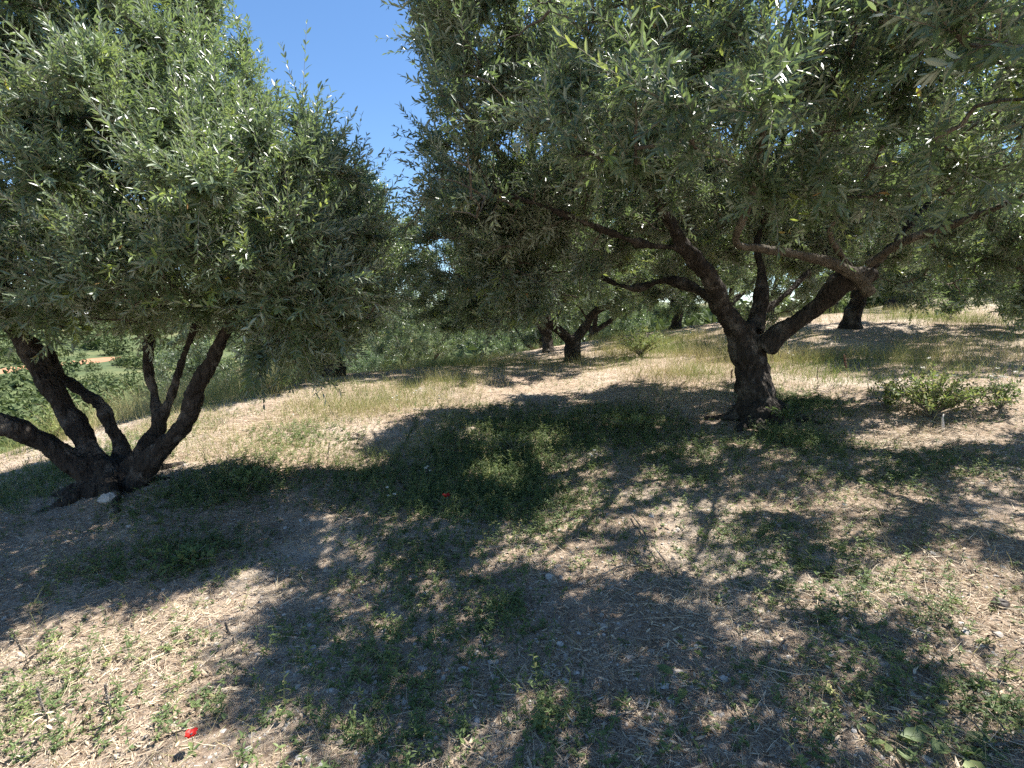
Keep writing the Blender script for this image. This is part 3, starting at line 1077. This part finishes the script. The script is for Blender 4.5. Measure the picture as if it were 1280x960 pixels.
def patch_points(patches, per_m2, jit=1.0):
    out = []
    for px, py, rx, ry, s in patches:
        c, e = G(px, py), G(px + rx, py)
        f0, f1 = G(px, py - ry), G(px, py + ry)
        ax, ay = max(.08, abs(e[0] - c[0])), max(.08, abs(f0[1] - f1[1]) / 2)
        n = int(per_m2 * s * math.pi * min(ax, 2.2) * min(ay, 1.6) * 1.3)
        p = np.clip(rng.normal(size=(n, 2)) * .62, -1.25, 1.25) * np.array([min(ax, 2.2), min(ay, 1.6)]) * jit + c[:2]
        out.append(p)
    return np.vstack(out)


def fan(n, r0, r1, a=72, pw=1.0):
    r = r0 + (r1 - r0) * rng.random(n) ** pw
    t = np.radians(rng.uniform(-a, a, n))
    return np.c_[r * np.sin(t), r * np.cos(t)]


def on_ground(p2, lift=0.0):
    return np.c_[p2, h(p2[:, 0], p2[:, 1]) + lift]


def clump_filter(p2, scale, thr, seed):
    return p2[fbm(np.c_[p2 * scale, 0 * p2[:, 0]], 2, seed) + .25 * rng.random(len(p2)) > thr]


# straw, twigs and clippings
p = fan(240000, .7, 11, 75, 1.15)
p = clump_filter(p, 1.7, .42, 61)
n = len(p)
g = Geo()
a = rng.random(n) * 6.283
d = norm(np.c_[np.cos(a), np.sin(a), rng.normal(size=n) * .16 + .05])
dist = np.hypot(p[:, 0], p[:, 1])
L = rng.gamma(2.2, .016, n) + .012
tt = np.clip(rng.normal(.55, .25, n), 0, 1)
blades(g, on_ground(p, .004), d, rng.normal(size=(n, 3)) * np.array([.2, .2, .03]), L, (.0016 + .0011 * rng.random(n)) * (1 + dist * .12), tt, seg=2)
# matted dead grass
p = patch_points([(215, 800, 95, 45, 1), (60, 850, 80, 60, .6), (1170, 745, 150, 45, .8), (900, 745, 90, 40, .7), (1000, 860, 70, 50, .5), (330, 530, 100, 14, .6), (1150, 545, 120, 14, .8), (660, 690, 40, 25, .6), (1240, 940, 60, 40, .8), (860, 500, 120, 14, .6)], 1500)
n = len(p)
a = rng.random(n) * 6.283
d = norm(np.c_[np.cos(a), np.sin(a), np.abs(rng.normal(size=n)) * .22])
blades(g, on_ground(p, .006), d, rng.normal(size=(n, 3)) * np.array([.5, .5, .05]) - np.array([0, 0, .12]), rng.uniform(.04, .20, n), rng.uniform(.0016, .0028, n) * (1 + .1 * np.hypot(p[:, 0], p[:, 1])), np.clip(rng.normal(.75, .2, n), 0, 1), seg=3)
tag(g.obj("straw_litter", [STRAW], smooth_sh=False), "dry straw and clippings strewn over the soil", "litter", kind="stuff")

# fallen olive leaves
p = fan(34000, .7, 9, 75, 1.2)
p = clump_filter(p, 1.2, .5, 66)
n = len(p)
g = Geo()
a = rng.random(n) * 6.283
d = norm(np.c_[np.cos(a), np.sin(a), rng.normal(size=n) * .2])
nn = norm(np.c_[rng.normal(size=(n, 2)) * .4, np.where(rng.random(n) < .5, 1, -1)])
nn = norm(nn - d * (nn * d).sum(-1)[:, None])
leaves(g, on_ground(p, .006), d, nn, rng.uniform(.025, .055, n), rng.uniform(.007, .012, n), np.clip(rng.normal(.35, .25, n), 0, 1), 0, 1, curl=rng.uniform(-.2, .3, n))
tag(g.obj("fallen_leaves", [STRAW], smooth_sh=False), "dry curled olive leaves lying on the soil", "leaves", kind="stuff")


# pebbles and clods
def rocks(g, P, rad, tint):
    t = (1 + 5 ** .5) / 2
    iv = norm(np.array([(-1, t, 0), (1, t, 0), (-1, -t, 0), (1, -t, 0), (0, -1, t), (0, 1, t), (0, -1, -t), (0, 1, -t), (t, 0, -1), (t, 0, 1), (-t, 0, -1), (-t, 0, 1)], float))
    fc = np.array([(0, 11, 5), (0, 5, 1), (0, 1, 7), (0, 7, 10), (0, 10, 11), (1, 5, 9), (5, 11, 4), (11, 10, 2), (10, 7, 6), (7, 1, 8), (3, 9, 4), (3, 4, 2), (3, 2, 6), (3, 6, 8), (3, 8, 9), (4, 9, 5), (2, 4, 11), (6, 2, 10), (8, 6, 7), (9, 8, 1)])
    n = len(P)
    sc3 = np.c_[rng.uniform(.7, 1.3, (n, 2)), rng.uniform(.4, .8, n)]
    V = P[:, None] + iv[None] * (rad[:, None] * sc3)[:, None, :] * rng.uniform(.72, 1.25, (n, 12, 1))
    g.add(V.reshape(-1, 3), (fc[None] + (np.arange(n) * 12)[:, None, None]).reshape(-1, 3), np.repeat(tint, 12))


p = fan(26000, .7, 8, 75, 1.2)
p = clump_filter(p, 1.5, .52, 71)
n = len(p)
g = Geo()
rocks(g, on_ground(p), np.minimum(.0025 + rng.gamma(1.4, .0028, n), .022), rng.random(n))
tag(g.obj("gravel", [STONE], smooth_sh=False), "small pale pebbles and clods scattered over the soil", "gravel", kind="stuff")


# weeds
def weed_plants(g, p2, hmin, hmax, nl, ll, lw, tlo, thi, mi=0):
    n = len(p2)
    B = on_ground(p2)
    Hh = rng.uniform(hmin, hmax, n)
    lean = norm(np.c_[rng.normal(size=(n, 2)) * .45, np.ones(n)])
    pt = rng.uniform(tlo, thi, n)
    top = B + lean * Hh[:, None]
    sticks(g, B, top, .0016, .0009, pt, mi)
    f = np.sort(rng.random((n, nl)), 1) * .95 + .05
    i = np.repeat(np.arange(n), nl)
    f = f.ravel()
    base = B[i] + lean[i] * (Hh[i] * f)[:, None]
    a = np.tile(np.arange(nl) * 2.4, n) + np.repeat(rng.random(n) * 6, nl)
    d = norm(np.c_[np.cos(a), np.sin(a), rng.normal(.35, .3, len(a))])
    up = np.array([0, 0, 1.]) + rng.normal(size=(len(a), 3)) * .25
    nn = norm(up - d * (up * d).sum(-1)[:, None])
    L = ll * rng.uniform(.5, 1.3, len(a)) * (1.1 - .4 * f) * (.6 + .4 * Hh[i] / hmax)
    leaves(g, base, d, nn, L, L * lw * rng.uniform(.8, 1.2, len(a)), np.clip(pt[i] + rng.normal(size=len(a)) * .1, 0, 1), mi, 1, curl=.22)


g = Geo()
p = patch_points(PATCH_W, 620)
weed_plants(g, p, .02, .10, 9, .030, .42, .05, .7)
p = patch_points(PATCH_W, 150)
weed_plants(g, p, .05, .17, 14, .034, .28, .1, .85)
p = clump_filter(fan(9000, .8, 9, 72, 1.1), 1.3, .57, 81)
weed_plants(g, p, .015, .07, 7, .028, .45, .05, .8)
p = patch_points([(630, 560, 95, 45, 1), (560, 615, 90, 45, .8), (440, 600, 60, 28, .7), (310, 600, 55, 28, .8), (780, 530, 60, 22, .8), (1000, 545, 70, 22, .6), (480, 830, 70, 60, .35), (620, 700, 60, 50, .5), (1110, 870, 110, 60, .4), (60, 600, 60, 50, .5), (690, 900, 40, 40, .5)], 85)
weed_plants(g, p, .09, .27, 22, .03, .3, .25, 1.0)
tag(g.obj("low_weeds", [WEED], smooth_sh=False), "low green weeds spreading over the orchard soil", "weeds", kind="stuff")

# green and dry grass in clumps
PATCH_G = [(820, 432, 75, 18, 1.0), (290, 478, 60, 22, .9), (560, 452, 60, 14, .8), (190, 490, 80, 25, .7), (1015, 452, 80, 12, 1), (1160, 450, 110, 12, .9), (860, 470, 60, 8, .8), (450, 515, 70, 14, .6), (60, 500, 90, 30, .6),
           (890, 445, 60, 16, .8), (630, 430, 60, 8, .8), (1180, 400, 90, 14, .7), (760, 425, 30, 8, .7), (500, 500, 80, 14, .5), (360, 470, 60, 14, .5), (560, 480, 60, 8, .5)]
g = Geo()
p = patch_points(PATCH_G, 900)
n = len(p)
d = norm(np.c_[rng.normal(size=(n, 2)) * .3, np.ones(n)])
bd = rng.normal(size=(n, 3)) * .22
bd[:, 2] = -.12
p = np.vstack([p, np.c_[rng.uniform(4.2, 9, 3600), rng.uniform(6.2, 9.2, 3600)], np.c_[rng.uniform(1.8, 5, 1500), rng.uniform(6.6, 8.6, 1500)], np.c_[rng.uniform(-8, -3.6, 5200), rng.uniform(7.4, 10.5, 5200)], np.c_[rng.uniform(-2.6, .4, 2200), rng.uniform(10.5, 14, 2200)], np.c_[rng.uniform(2.0, 6.5, 4200), rng.uniform(9.5, 13, 4200)], np.c_[rng.uniform(7, 14, 3000), rng.uniform(11.5, 16, 3000)], np.c_[rng.uniform(-3, 2.5, 3400), rng.uniform(9, 12.5, 3400)]])
n = len(p)
d = norm(np.c_[rng.normal(size=(n, 2)) * .3, np.ones(n)])
bd = rng.normal(size=(n, 3)) * .22
bd[:, 2] = -.12
tf = fbm(np.c_[p * .8, 0 * p[:, 0]], 2, 88)
blades(g, on_ground(p), d, bd, rng.uniform(.08, .34, n) * (1 + .9 * smooth(-2.5, -4, p[:, 0])) * (.6 + .8 * tf), rng.uniform(.003, .006, n), np.clip(tf * 1.3 - .15 + rng.normal(size=n) * .2, 0, 1), seg=3)
p = clump_filter(np.c_[rng.uniform(-5.2, -.6, 16000), rng.uniform(4.9, 8.6, 16000)], 1.4, .58, 97)
n = len(p)
d = norm(np.c_[rng.normal(size=(n, 2)) * .45, np.ones(n)])
tf = fbm(np.c_[p * 1.1, 0 * p[:, 0]], 2, 98)
blades(g, on_ground(p), d, rng.normal(size=(n, 3)) * .3, rng.uniform(.05, .17, n), rng.uniform(.0025, .0045, n), np.clip(tf * 1.3 - .15 + rng.normal(size=n) * .2, 0, 1), seg=2)
p = np.c_[rng.uniform(-34, -4, 30000), rng.uniform(9.5, 46, 30000)]
n = len(p)
dist = np.hypot(p[:, 0], p[:, 1])
d = norm(np.c_[rng.normal(size=(n, 2)) * .35, np.ones(n)])
tf = fbm(np.c_[p * .25, 0 * p[:, 0]], 3, 89)
blades(g, on_ground(p), d, rng.normal(size=(n, 3)) * .25, rng.uniform(.25, .7, n), .004 + .0007 * dist, np.clip(tf * 1.5 - .3 + rng.normal(size=n) * .2, 0, 1), seg=2)
tag(g.obj("tall_grass", [GRASS], smooth_sh=False), "tall yellowing grass and weeds along the terrace", "grass", kind="stuff")
g = Geo()
p = clump_filter(fan(42000, .9, 13, 72, 1.0), 1.6, .56, 91)
n = len(p)
d = norm(np.c_[rng.normal(size=(n, 2)) * .7, np.ones(n)])
tf = fbm(np.c_[p * .9, 0 * p[:, 0]], 2, 92)
dist = np.hypot(p[:, 0], p[:, 1])
blades(g, on_ground(p), d, rng.normal(size=(n, 3)) * .3, rng.uniform(.02, .09, n) * (1 + .05 * dist), rng.uniform(.0014, .003, n) * (1 + .12 * dist), np.clip(tf * 1.4 - .1 + rng.normal(size=n) * .22, 0, 1), seg=2)
tag(g.obj("short_grass", [GRASS], smooth_sh=False), "short half-dry grass across the orchard floor", "grass", kind="stuff")

# ------------------------------------------------------------------ single plants and objects
PET = flat_mat("poppy_petal", (.38, .014, .010), .5, .3)
SEEDD = flat_mat("poppy_centre", (.03, .025, .03))
WHITEF = flat_mat("white_flower", (.75, .74, .68), .6, .3)
STEM = flat_mat("plant_stem", (.14, .17, .06))
RUST = flat_mat("rusty_seed", (.16, .065, .04))
DEADW = bark_mat("dead_wood", (.18, .15, .12), (.34, .30, .25), (.52, .48, .42), 2)


def one(a):
    return np.array([a], float)


def poppy(px, py, label, hh=.12, s=.027):
    b = G(px, py)
    root = empty("poppy", b)
    tag(root, label, "flower", "red poppies")
    top = b + np.array([.01, -.01, hh])
    g = Geo()
    tube(g, np.array([b - [0, 0, .01], b + [.008, .0, hh * .5], top]), [.0016, .0014, .0013], 5)
    g.obj("stem", [STEM], root)
    for k in range(4):
        a = k * math.pi / 2 + .4
        d = np.array([math.cos(a), math.sin(a), .55 - .25 * (k % 2)])
        d /= np.linalg.norm(d)
        sd = norm(np.cross(d, np.array([0, 0, 1.])))
        nn = np.cross(sd, d)
        vs, F = [], []
        for i in range(5):
            for j in range(7):
                t, w = i / 4, (j - 3) / 3
                ww = s * .95 * math.sin(.25 + 1.9 * t) if t > 0 else s * .1
                c = top + d * s * t * (1 - .12 * w * w) + sd * ww * w + nn * (.25 * s * w * w + .12 * s * math.sin(j * 2.1 + k) * t)
                vs.append(c)
        for i in range(4):
            for j in range(6):
                F.append([i * 7 + j, i * 7 + j + 1, (i + 1) * 7 + j + 1, (i + 1) * 7 + j])
        g = Geo()
        g.add(vs, np.array(F))
        g.obj("petal", [PET], root)
    g = Geo()
    rocks(g, one(top + [0, 0, .004]), np.array([.006]), one(.5)[:, ] if False else np.array([.5]))
    g.obj("seed_head", [SEEDD], root)
    g = Geo()
    n = 7
    a = rng.random(n) * 6.28
    d = norm(np.c_[np.cos(a), np.sin(a), rng.uniform(.1, .6, n)])
    leaves(g, np.repeat(one(b), n, 0), d, norm(np.array([0, 0, 1.]) - d * d[:, 2:3]), .05, .012, rng.random(n) * .6, 0, 1)
    g.obj("leaf", [WEED], root)


poppy(557, 650, "red poppy flower among green weeds on the shaded path", .17, .032)
poppy(240, 938, "red poppy flower low in the sunny dry grass", .08, .022)


def stone(px, py, s, label, seed, mt=STONE, name="stone", cat="stone", tint=.9, group=None):
    b = G(px, py)
    iv, F = [], []
    nu, nv = 18, 11
    for i in range(nv + 1):
        for j in range(nu):
            th, ph = math.pi * i / nv, 2 * math.pi * j / nu
            iv.append((math.sin(th) * math.cos(ph), math.sin(th) * math.sin(ph), math.cos(th)))
    for i in range(nv):
        for j in range(nu):
            F.append([i * nu + j, (i + 1) * nu + j, (i + 1) * nu + (j + 1) % nu, i * nu + (j + 1) % nu])
    iv = np.array(iv)
    k = .62 + .75 * fbm(iv * 1.7 + seed * 3.1, 3, seed)[:, None]
    V = b + iv * np.array(s) * k
    V[:, 2] += s[2] * .35
    g = Geo()
    g.add(V, np.array(F), tint)
    o = g.obj(name, [mt], None, False)
    tag(o, label, cat, group)


stone(138, 628, (.085, .07, .06), "rounded white stone at the foot of the many-stemmed olive", 3)
stone(686, 722, (.022, .02, .016), "small grey stone on the bare strip below the sun patch", 4)
stone(1036, 724, (.05, .022, .02), "dark rotting piece of wood lying on sunny soil", 6, bark_mat("rotten_wood", (.02, .015, .012), (.05, .04, .03), (.1, .085, .07), 2), "wood_chunk", "wood", .3)
stone(1250, 756, (.035, .03, .025), "dark lump standing in for a small hole in the sunny litter at the right", 7, flat_mat("hole_dark", (.05, .038, .03)), "hole_lump", "hole_lump", .2)  # dark lump added in place of a small dark hole in the ground
stone(222, 700, (.03, .025, .02), "pale stone beside the leafy weeds on the path edge", 8)
for k, (px, py, s, lb) in enumerate([(520, 868, .014, "tiny white stone low on the shaded path"), (360, 836, .013, "tiny white stone in the sunny path"), (597, 903, .014, "white pebble beside the foreground weeds"),
                                     (700, 806, .018, "flat grey stone where the shade meets sun")]):
    stone(px, py, (s, s * .9, s * .6), lb, 10 + k)


def stick(pts, r, label, name="fallen_branch"):
    P = np.array([G(px, py) + [0, 0, lz] for px, py, lz in pts])
    s = spline(np.c_[P, np.linspace(r, r * .45, len(P))], 6)
    g = Geo()
    tube(g, s[:, :3] + rng.normal(size=(len(s), 3)) * r * .3, s[:, 3], 7, rough=.25)
    for k in range(3):
        i = int(len(s) * (.35 + .2 * k))
        e = s[i, :3] + np.array([rng.normal() * .09, rng.normal() * .09, .035])
        tube(g, np.array([s[i, :3], (s[i, :3] + e) / 2 + [0, 0, .01], e]), [r * .45, r * .35, r * .2], 5)
    o = g.obj(name, [DEADW])
    tag(o, label, "branch", "fallen sticks")


stick([(790, 652, .02), (812, 680, .03), (838, 712, .02), (846, 726, .01)], .006, "pale bare stick lying in the branch shadow at mid path")
stick([(735, 728, .015), (775, 712, .02), (815, 708, .01)], .005, "thin stick lying crosswise below the pale bare stick")
stick([(946, 838, .01), (968, 815, .015), (984, 798, .012)], .004, "straight pale twig on the sunny soil at right front")
stick([(1215, 935, .015), (1250, 936, .02), (1279, 938, .02)], .008, "whitened stick in the lower corner beside the broad leaves")
stick([(1060, 735, .01), (1085, 716, .02), (1100, 700, .012)], .004, "short twig just right of the dark rotting wood")
stick([(640, 640, .01), (690, 634, .012), (705, 628, .01)], .005, "pale twig on the striped sun patch beside the green weeds")
stick([(756, 905, .01), (790, 893, .014), (805, 888, .01)], .005, "grey twig near the bottom of the shaded path")

# white upright peg
b = G(1179, 538)
g = Geo()
tube(g, np.array([b - [0, 0, .02], b + [-.012, 0, .07], b + [-.02, 0, .12], b + [-.012, 0, .16]]), [.014, .012, .008, .004], 8)
tag(g.obj("bleached_stub", [flat_mat("bleached_wood", (.6, .56, .5))]), "bleached white stub of wood sticking up before the leafy green bush", "stub")


def leafy_bush(px, py, w, hh, nst, label, ll=.05, lw=.5, tl=(.1, .8), name="bush", flower=0, cat="bush", group=None):
    b = G(px, py)
    root = empty(name, b)
    tag(root, label, cat, group)
    gl = Geo()
    tops = []
    for i in range(nst):
        a = rng.random() * 6.28
        rr = rng.random() ** .6
        e = b + np.array([math.cos(a) * w * rr, math.sin(a) * w * .7 * rr, hh * (1 - .5 * rr * rr) * rng.uniform(.7, 1.1)])
        m = (b + e) / 2 + np.array([(e - b)[0] * -.12, (e - b)[1] * -.12, hh * .12])
        s = np.linspace(0, 1, 6)[:, None]
        P = (1 - s) ** 2 * b + 2 * s * (1 - s) * m + s * s * e
        tube(gl, P, np.linspace(.005, .0015, 6), 5, rng.random(), 1)
        tops.append(e)
        nl = int(24 * hh / .4) + 10
        f = rng.uniform(.3, 1, nl)[:, None]
        base = (1 - f) ** 2 * b + 2 * f * (1 - f) * m + f * f * e
        d = norm(rng.normal(size=(nl, 3)) + np.array([0, 0, .3]) + norm(e - b) * .5)
        up = np.array([0, 0, 1.]) + rng.normal(size=(nl, 3)) * .3
        nn = norm(up - d * (up * d).sum(-1)[:, None])
        L = ll * rng.uniform(.5, 1.2, nl)
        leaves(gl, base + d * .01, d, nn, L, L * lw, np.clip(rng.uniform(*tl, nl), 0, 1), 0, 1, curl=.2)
    gl.obj("foliage", [WEED, TWIG], root, False)
    for k in range(flower):
        e = tops[rng.integers(len(tops))] + np.array([rng.normal() * .05, rng.normal() * .05, .06 + .06 * rng.random()])
        g = Geo()
        a = rng.random(16) * 6.28
        d = norm(np.c_[np.cos(a), np.sin(a), rng.uniform(.1, 1.2, 16)])
        leaves(g, np.repeat(one(e), 16, 0), d, norm(np.cross(d, rng.normal(size=d.shape))), .022, .010, np.full(16, .5), 0, 0)
        gs = Geo()
        sticks(gs, one(e - [0, 0, .12]), one(e), .0014, .001, .5, 0)
        gs.obj("flower_stem", [STEM], root)
        g.obj("flower_head", [WHITEF], root)


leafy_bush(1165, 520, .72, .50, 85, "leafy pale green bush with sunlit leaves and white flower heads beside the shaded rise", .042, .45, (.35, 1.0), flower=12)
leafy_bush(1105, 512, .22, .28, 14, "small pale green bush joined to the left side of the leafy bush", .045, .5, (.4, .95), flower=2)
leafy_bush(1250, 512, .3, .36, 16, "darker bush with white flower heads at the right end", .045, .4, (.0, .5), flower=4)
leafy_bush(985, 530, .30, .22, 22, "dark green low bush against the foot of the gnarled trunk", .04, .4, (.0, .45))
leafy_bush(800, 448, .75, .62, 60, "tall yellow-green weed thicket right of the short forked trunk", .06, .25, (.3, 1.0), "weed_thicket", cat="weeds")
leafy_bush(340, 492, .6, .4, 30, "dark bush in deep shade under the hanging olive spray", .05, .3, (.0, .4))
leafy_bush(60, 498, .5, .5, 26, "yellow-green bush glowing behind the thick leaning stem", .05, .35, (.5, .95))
leafy_bush(642, 566, .38, .2, 26, "lush green weed clump in the middle of the shaded path", .04, .35, (.1, .8), "weed_clump", cat="weeds")
leafy_bush(790, 540, .35, .14, 18, "bright weed clump catching sun left of the gnarled trunk", .045, .4, (.3, .9), "weed_clump", cat="weeds")
leafy_bush(560, 640, .3, .12, 16, "weed clump around the poppy on the path", .035, .3, (.1, .6), "weed_clump", cat="weeds")
leafy_bush(310, 612, .28, .18, 18, "weed clump with light leaves right of the fanned trunks", .045, .45, (.2, .8), "weed_clump", cat="weeds")
leafy_bush(235, 705, .26, .12, 18, "broad-leaved weed clump along the sunny edge of the shade at left", .05, .5, (.1, .6), "weed_clump", cat="weeds")


def rosette(px, py, n, ll, lw, label, tl=(.2, .8), lift=.25):
    b = G(px, py)
    g = Geo()
    a = np.arange(n) * 2.4 + rng.random() * 6
    d = norm(np.c_[np.cos(a), np.sin(a), rng.uniform(lift * .4, lift * 1.8, n)])
    nn = norm(np.array([0, 0, 1.]) + rng.normal(size=(n, 3)) * .2 - d * d[:, 2:3])
    L = ll * rng.uniform(.6, 1.2, n)
    st = L * rng.uniform(.3, .9, n)
    b0 = np.repeat(one(b), n, 0)
    p1 = b0 + d * st[:, None]
    sticks(g, b0, p1, .0018, .0014, .4, 0)
    leaves(g, p1, d, nn, L, L * lw, np.clip(rng.uniform(*tl, n), 0, 1), 0, 1, curl=.25)
    tag(g.obj("broadleaf_weed", [WEED], None, True), label, "weed", "broad-leaved weeds")


for a in [(1185, 928, 9, .075, .7, "largest broad-leaved weed, in the shade patch at bottom right"), (1115, 925, 6, .06, .75, "broad yellow-green weed left of the largest one"),
          (1255, 890, 9, .05, .5, "bright bushy weed at the bottom right edge"), (862, 805, 7, .05, .6, "upright weed with large leaves in the front shade edge"),
          (860, 850, 5, .06, .6, "flat dark-leaved weed below the upright one"), (1108, 810, 4, .055, .7, "weed with one round dark leaf on the sunny litter"),
          (213, 805, 6, .045, .75, "round-leaved weed in the sunny dry grass patch"), (1160, 880, 7, .06, .55, "weed with long pale leaves over the dark shade"),
          (470, 845, 8, .04, .7, "yellow-green weed in the shade at bottom centre-left"), (620, 750, 10, .045, .3, "narrow-leaved green tuft in the grey path"),
          (285, 830, 7, .04, .4, "small dark tuft where the path shade begins"), (700, 900, 9, .045, .4, "pale green tuft by the bottom edge, centre"),
          (1010, 600, 8, .06, .4, "bright green rosette in the shade below the gnarled trunk"), (1100, 600, 7, .05, .4, "green rosette right of the bright one"),
          (40, 760, 6, .05, .4, "pale stalky weed at the left edge of the dry grass"), (1050, 760, 7, .035, .5, "small weed right below the rotting wood"),
          (780, 800, 6, .03, .5, "little weed on the grey path near centre"), (950, 760, 7, .04, .4, "weed tuft left of the sunny litter"),
          (560, 780, 8, .03, .4, "small weed beside the narrow tuft"), (430, 770, 7, .03, .5, "small weed on the shaded path, left part")]:
    rosette(*a)


def stalk(px, py, hh, label, kind):
    b = G(px, py)
    name = {"white": "flower_stalk", "rust": "dock_stalk", "dry": "dry_stalk"}[kind]
    root = empty(name, b)
    tag(root, label, "plant", {"white": "white flower stalks", "rust": "rusty dock stalks", "dry": "dry stalks"}[kind])
    lean = np.array([rng.normal() * .12, rng.normal() * .12, 1.])
    g = Geo()
    P = np.array([b - [0, 0, .02], b + lean * hh * .4 + [.01, 0, 0], b + lean * hh * .75, b + lean * hh])
    tube(g, P, [.003, .0025, .002, .0012], 5, tint=.6)
    g.obj("stem", [{"white": STEM, "rust": RUST, "dry": DEADW}[kind]], root)
    g = Geo()
    if kind == "white":
        for q in range(3):
            g = Geo()
            c = P[3] + np.array([rng.normal() * .03, rng.normal() * .03, -q * .03])
            a = rng.random(14) * 6.28
            d = norm(np.c_[np.cos(a), np.sin(a), rng.uniform(.0, 1.2, 14)])
            leaves(g, np.repeat(one(c), 14, 0), d, norm(np.cross(d, rng.normal(size=d.shape))), .018, .009, np.full(14, .5), 0, 0)
            g.obj("flower_head", [WHITEF], root)
    else:
        n = 120
        f = rng.uniform(.55, 1.0, n)
        c = P[0] * (1 - f)[:, None] + P[3] * f[:, None] + rng.normal(size=(n, 3)) * (.006 if kind == "rust" else .002)
        rocks(g, c, np.full(n, .006 if kind == "rust" else .0035), rng.random(n))
        g.obj("seed_head", [RUST if kind == "rust" else DEADW], root)
    g = Geo()
    n = 8
    f = rng.uniform(.05, .6, n)[:, None]
    d = norm(np.c_[rng.normal(size=(n, 2)), rng.uniform(.2, .8, n)])
    leaves(g, P[0] * (1 - f) + P[3] * f, d, norm(np.array([0, 0, 1.]) - d * d[:, 2:3]), .05, .014, rng.uniform(.2, .9, n), 0, 1)
    g.obj("leaves", [WEED if kind != "dry" else STRAW], root)


for a in [(1060, 478, .36, "tall rusty dock stalk standing in the sunlit weeds right of the gnarled trunk", "rust"), (914, 482, .26, "short rusty dock stalk close against the gnarled trunk's left side", "rust"),
          (1021, 490, .34, "bent dry stalk between the gnarled trunk and the dock stalk", "dry"), (1088, 502, .18, "short brown stalk before the leafy bush", "dry"),
          (885, 452, .42, "thin dark dry stalk in bright weeds left of the gnarled trunk", "dry"), (408, 580, .22, "dark dry stalk at the near edge of the sunlit path", "dry"),
          (1040, 452, .36, "white flower stalk, tallest before the leaning trunk's shadow", "white"), (1015, 455, .28, "white flower stalk just left of the tallest", "white"), (1056, 455, .28, "white flower stalk just right of the tallest", "white"),
          (1078, 455, .3, "white flower stalk nearest the dock stalk", "white"), (985, 458, .24, "white flower stalk close to the gnarled trunk's right side", "white"),
          (518, 520, .34, "white flower stalk in the far sunlit weeds before the shaded strip", "white"), (500, 525, .24, "shorter white flower stalk beside the far sunlit weeds", "white"), (552, 515, .2, "white flower stalk on the near rim of the shaded strip", "white"),
          (533, 610, .22, "white flower stalk in the green weeds above the poppy", "white"), (742, 585, .18, "white-tipped stalk on the shaded path near the trunk", "white"), (488, 640, .14, "little white flower at the left side of the path weeds", "white"),
          (36, 830, .22, "pale dry stalk standing at the left edge", "dry"), (60, 905, .22, "thin dry stalk low at the left", "dry"), (136, 890, .18, "dry stalk rising from the left dry grass", "dry"), (292, 800, .14, "dark dry stalk at the shade's edge on the path", "dry")]:
    stalk(*a)

# ------------------------------------------------------------------ light, sky, output
w = bpy.data.worlds.new("World")
sc.world = w
w.use_nodes = True
nt = w.node_tree
bg = nt.nodes["Background"]
sky = nt.nodes.new("ShaderNodeTexSky")
sky.sky_type = "NISHITA"
sky.sun_disc = False
sky.sun_elevation = SUN_EL
sky.sun_rotation = math.atan2(SUN[0], SUN[1])
sky.altitude = 300
sky.air_density = 1.0
sky.dust_density = .1
sky.ozone_density = 3.0
hsv = nt.nodes.new("ShaderNodeHueSaturation")
hsv.inputs["Saturation"].default_value = 1.12
nt.links.new(sky.outputs[0], hsv.inputs["Color"])
nt.links.new(hsv.outputs[0], bg.inputs[0])
bg.inputs[1].default_value = .075
sd = bpy.data.lights.new("sun", "SUN")
sd.energy = 4.6
sd.angle = R(.53)
sd.color = (1, .955, .88)
so = bpy.data.objects.new("sun", sd)
COL.objects.link(so)
so.rotation_euler = Vector(SUN).to_track_quat("Z", "Y").to_euler()
so.location = (0, 0, 30)
sc.view_settings.view_transform = "Standard"
sc.view_settings.look = "None"
sc.view_settings.gamma = 1
sc.view_settings.exposure = 1.62
sc.render.engine = "CYCLES"
cy = sc.cycles
cy.max_bounces = 8
cy.diffuse_bounces = 5
cy.glossy_bounces = 2
cy.transmission_bounces = 5
cy.sample_clamp_indirect = 4
cy.use_denoising = False
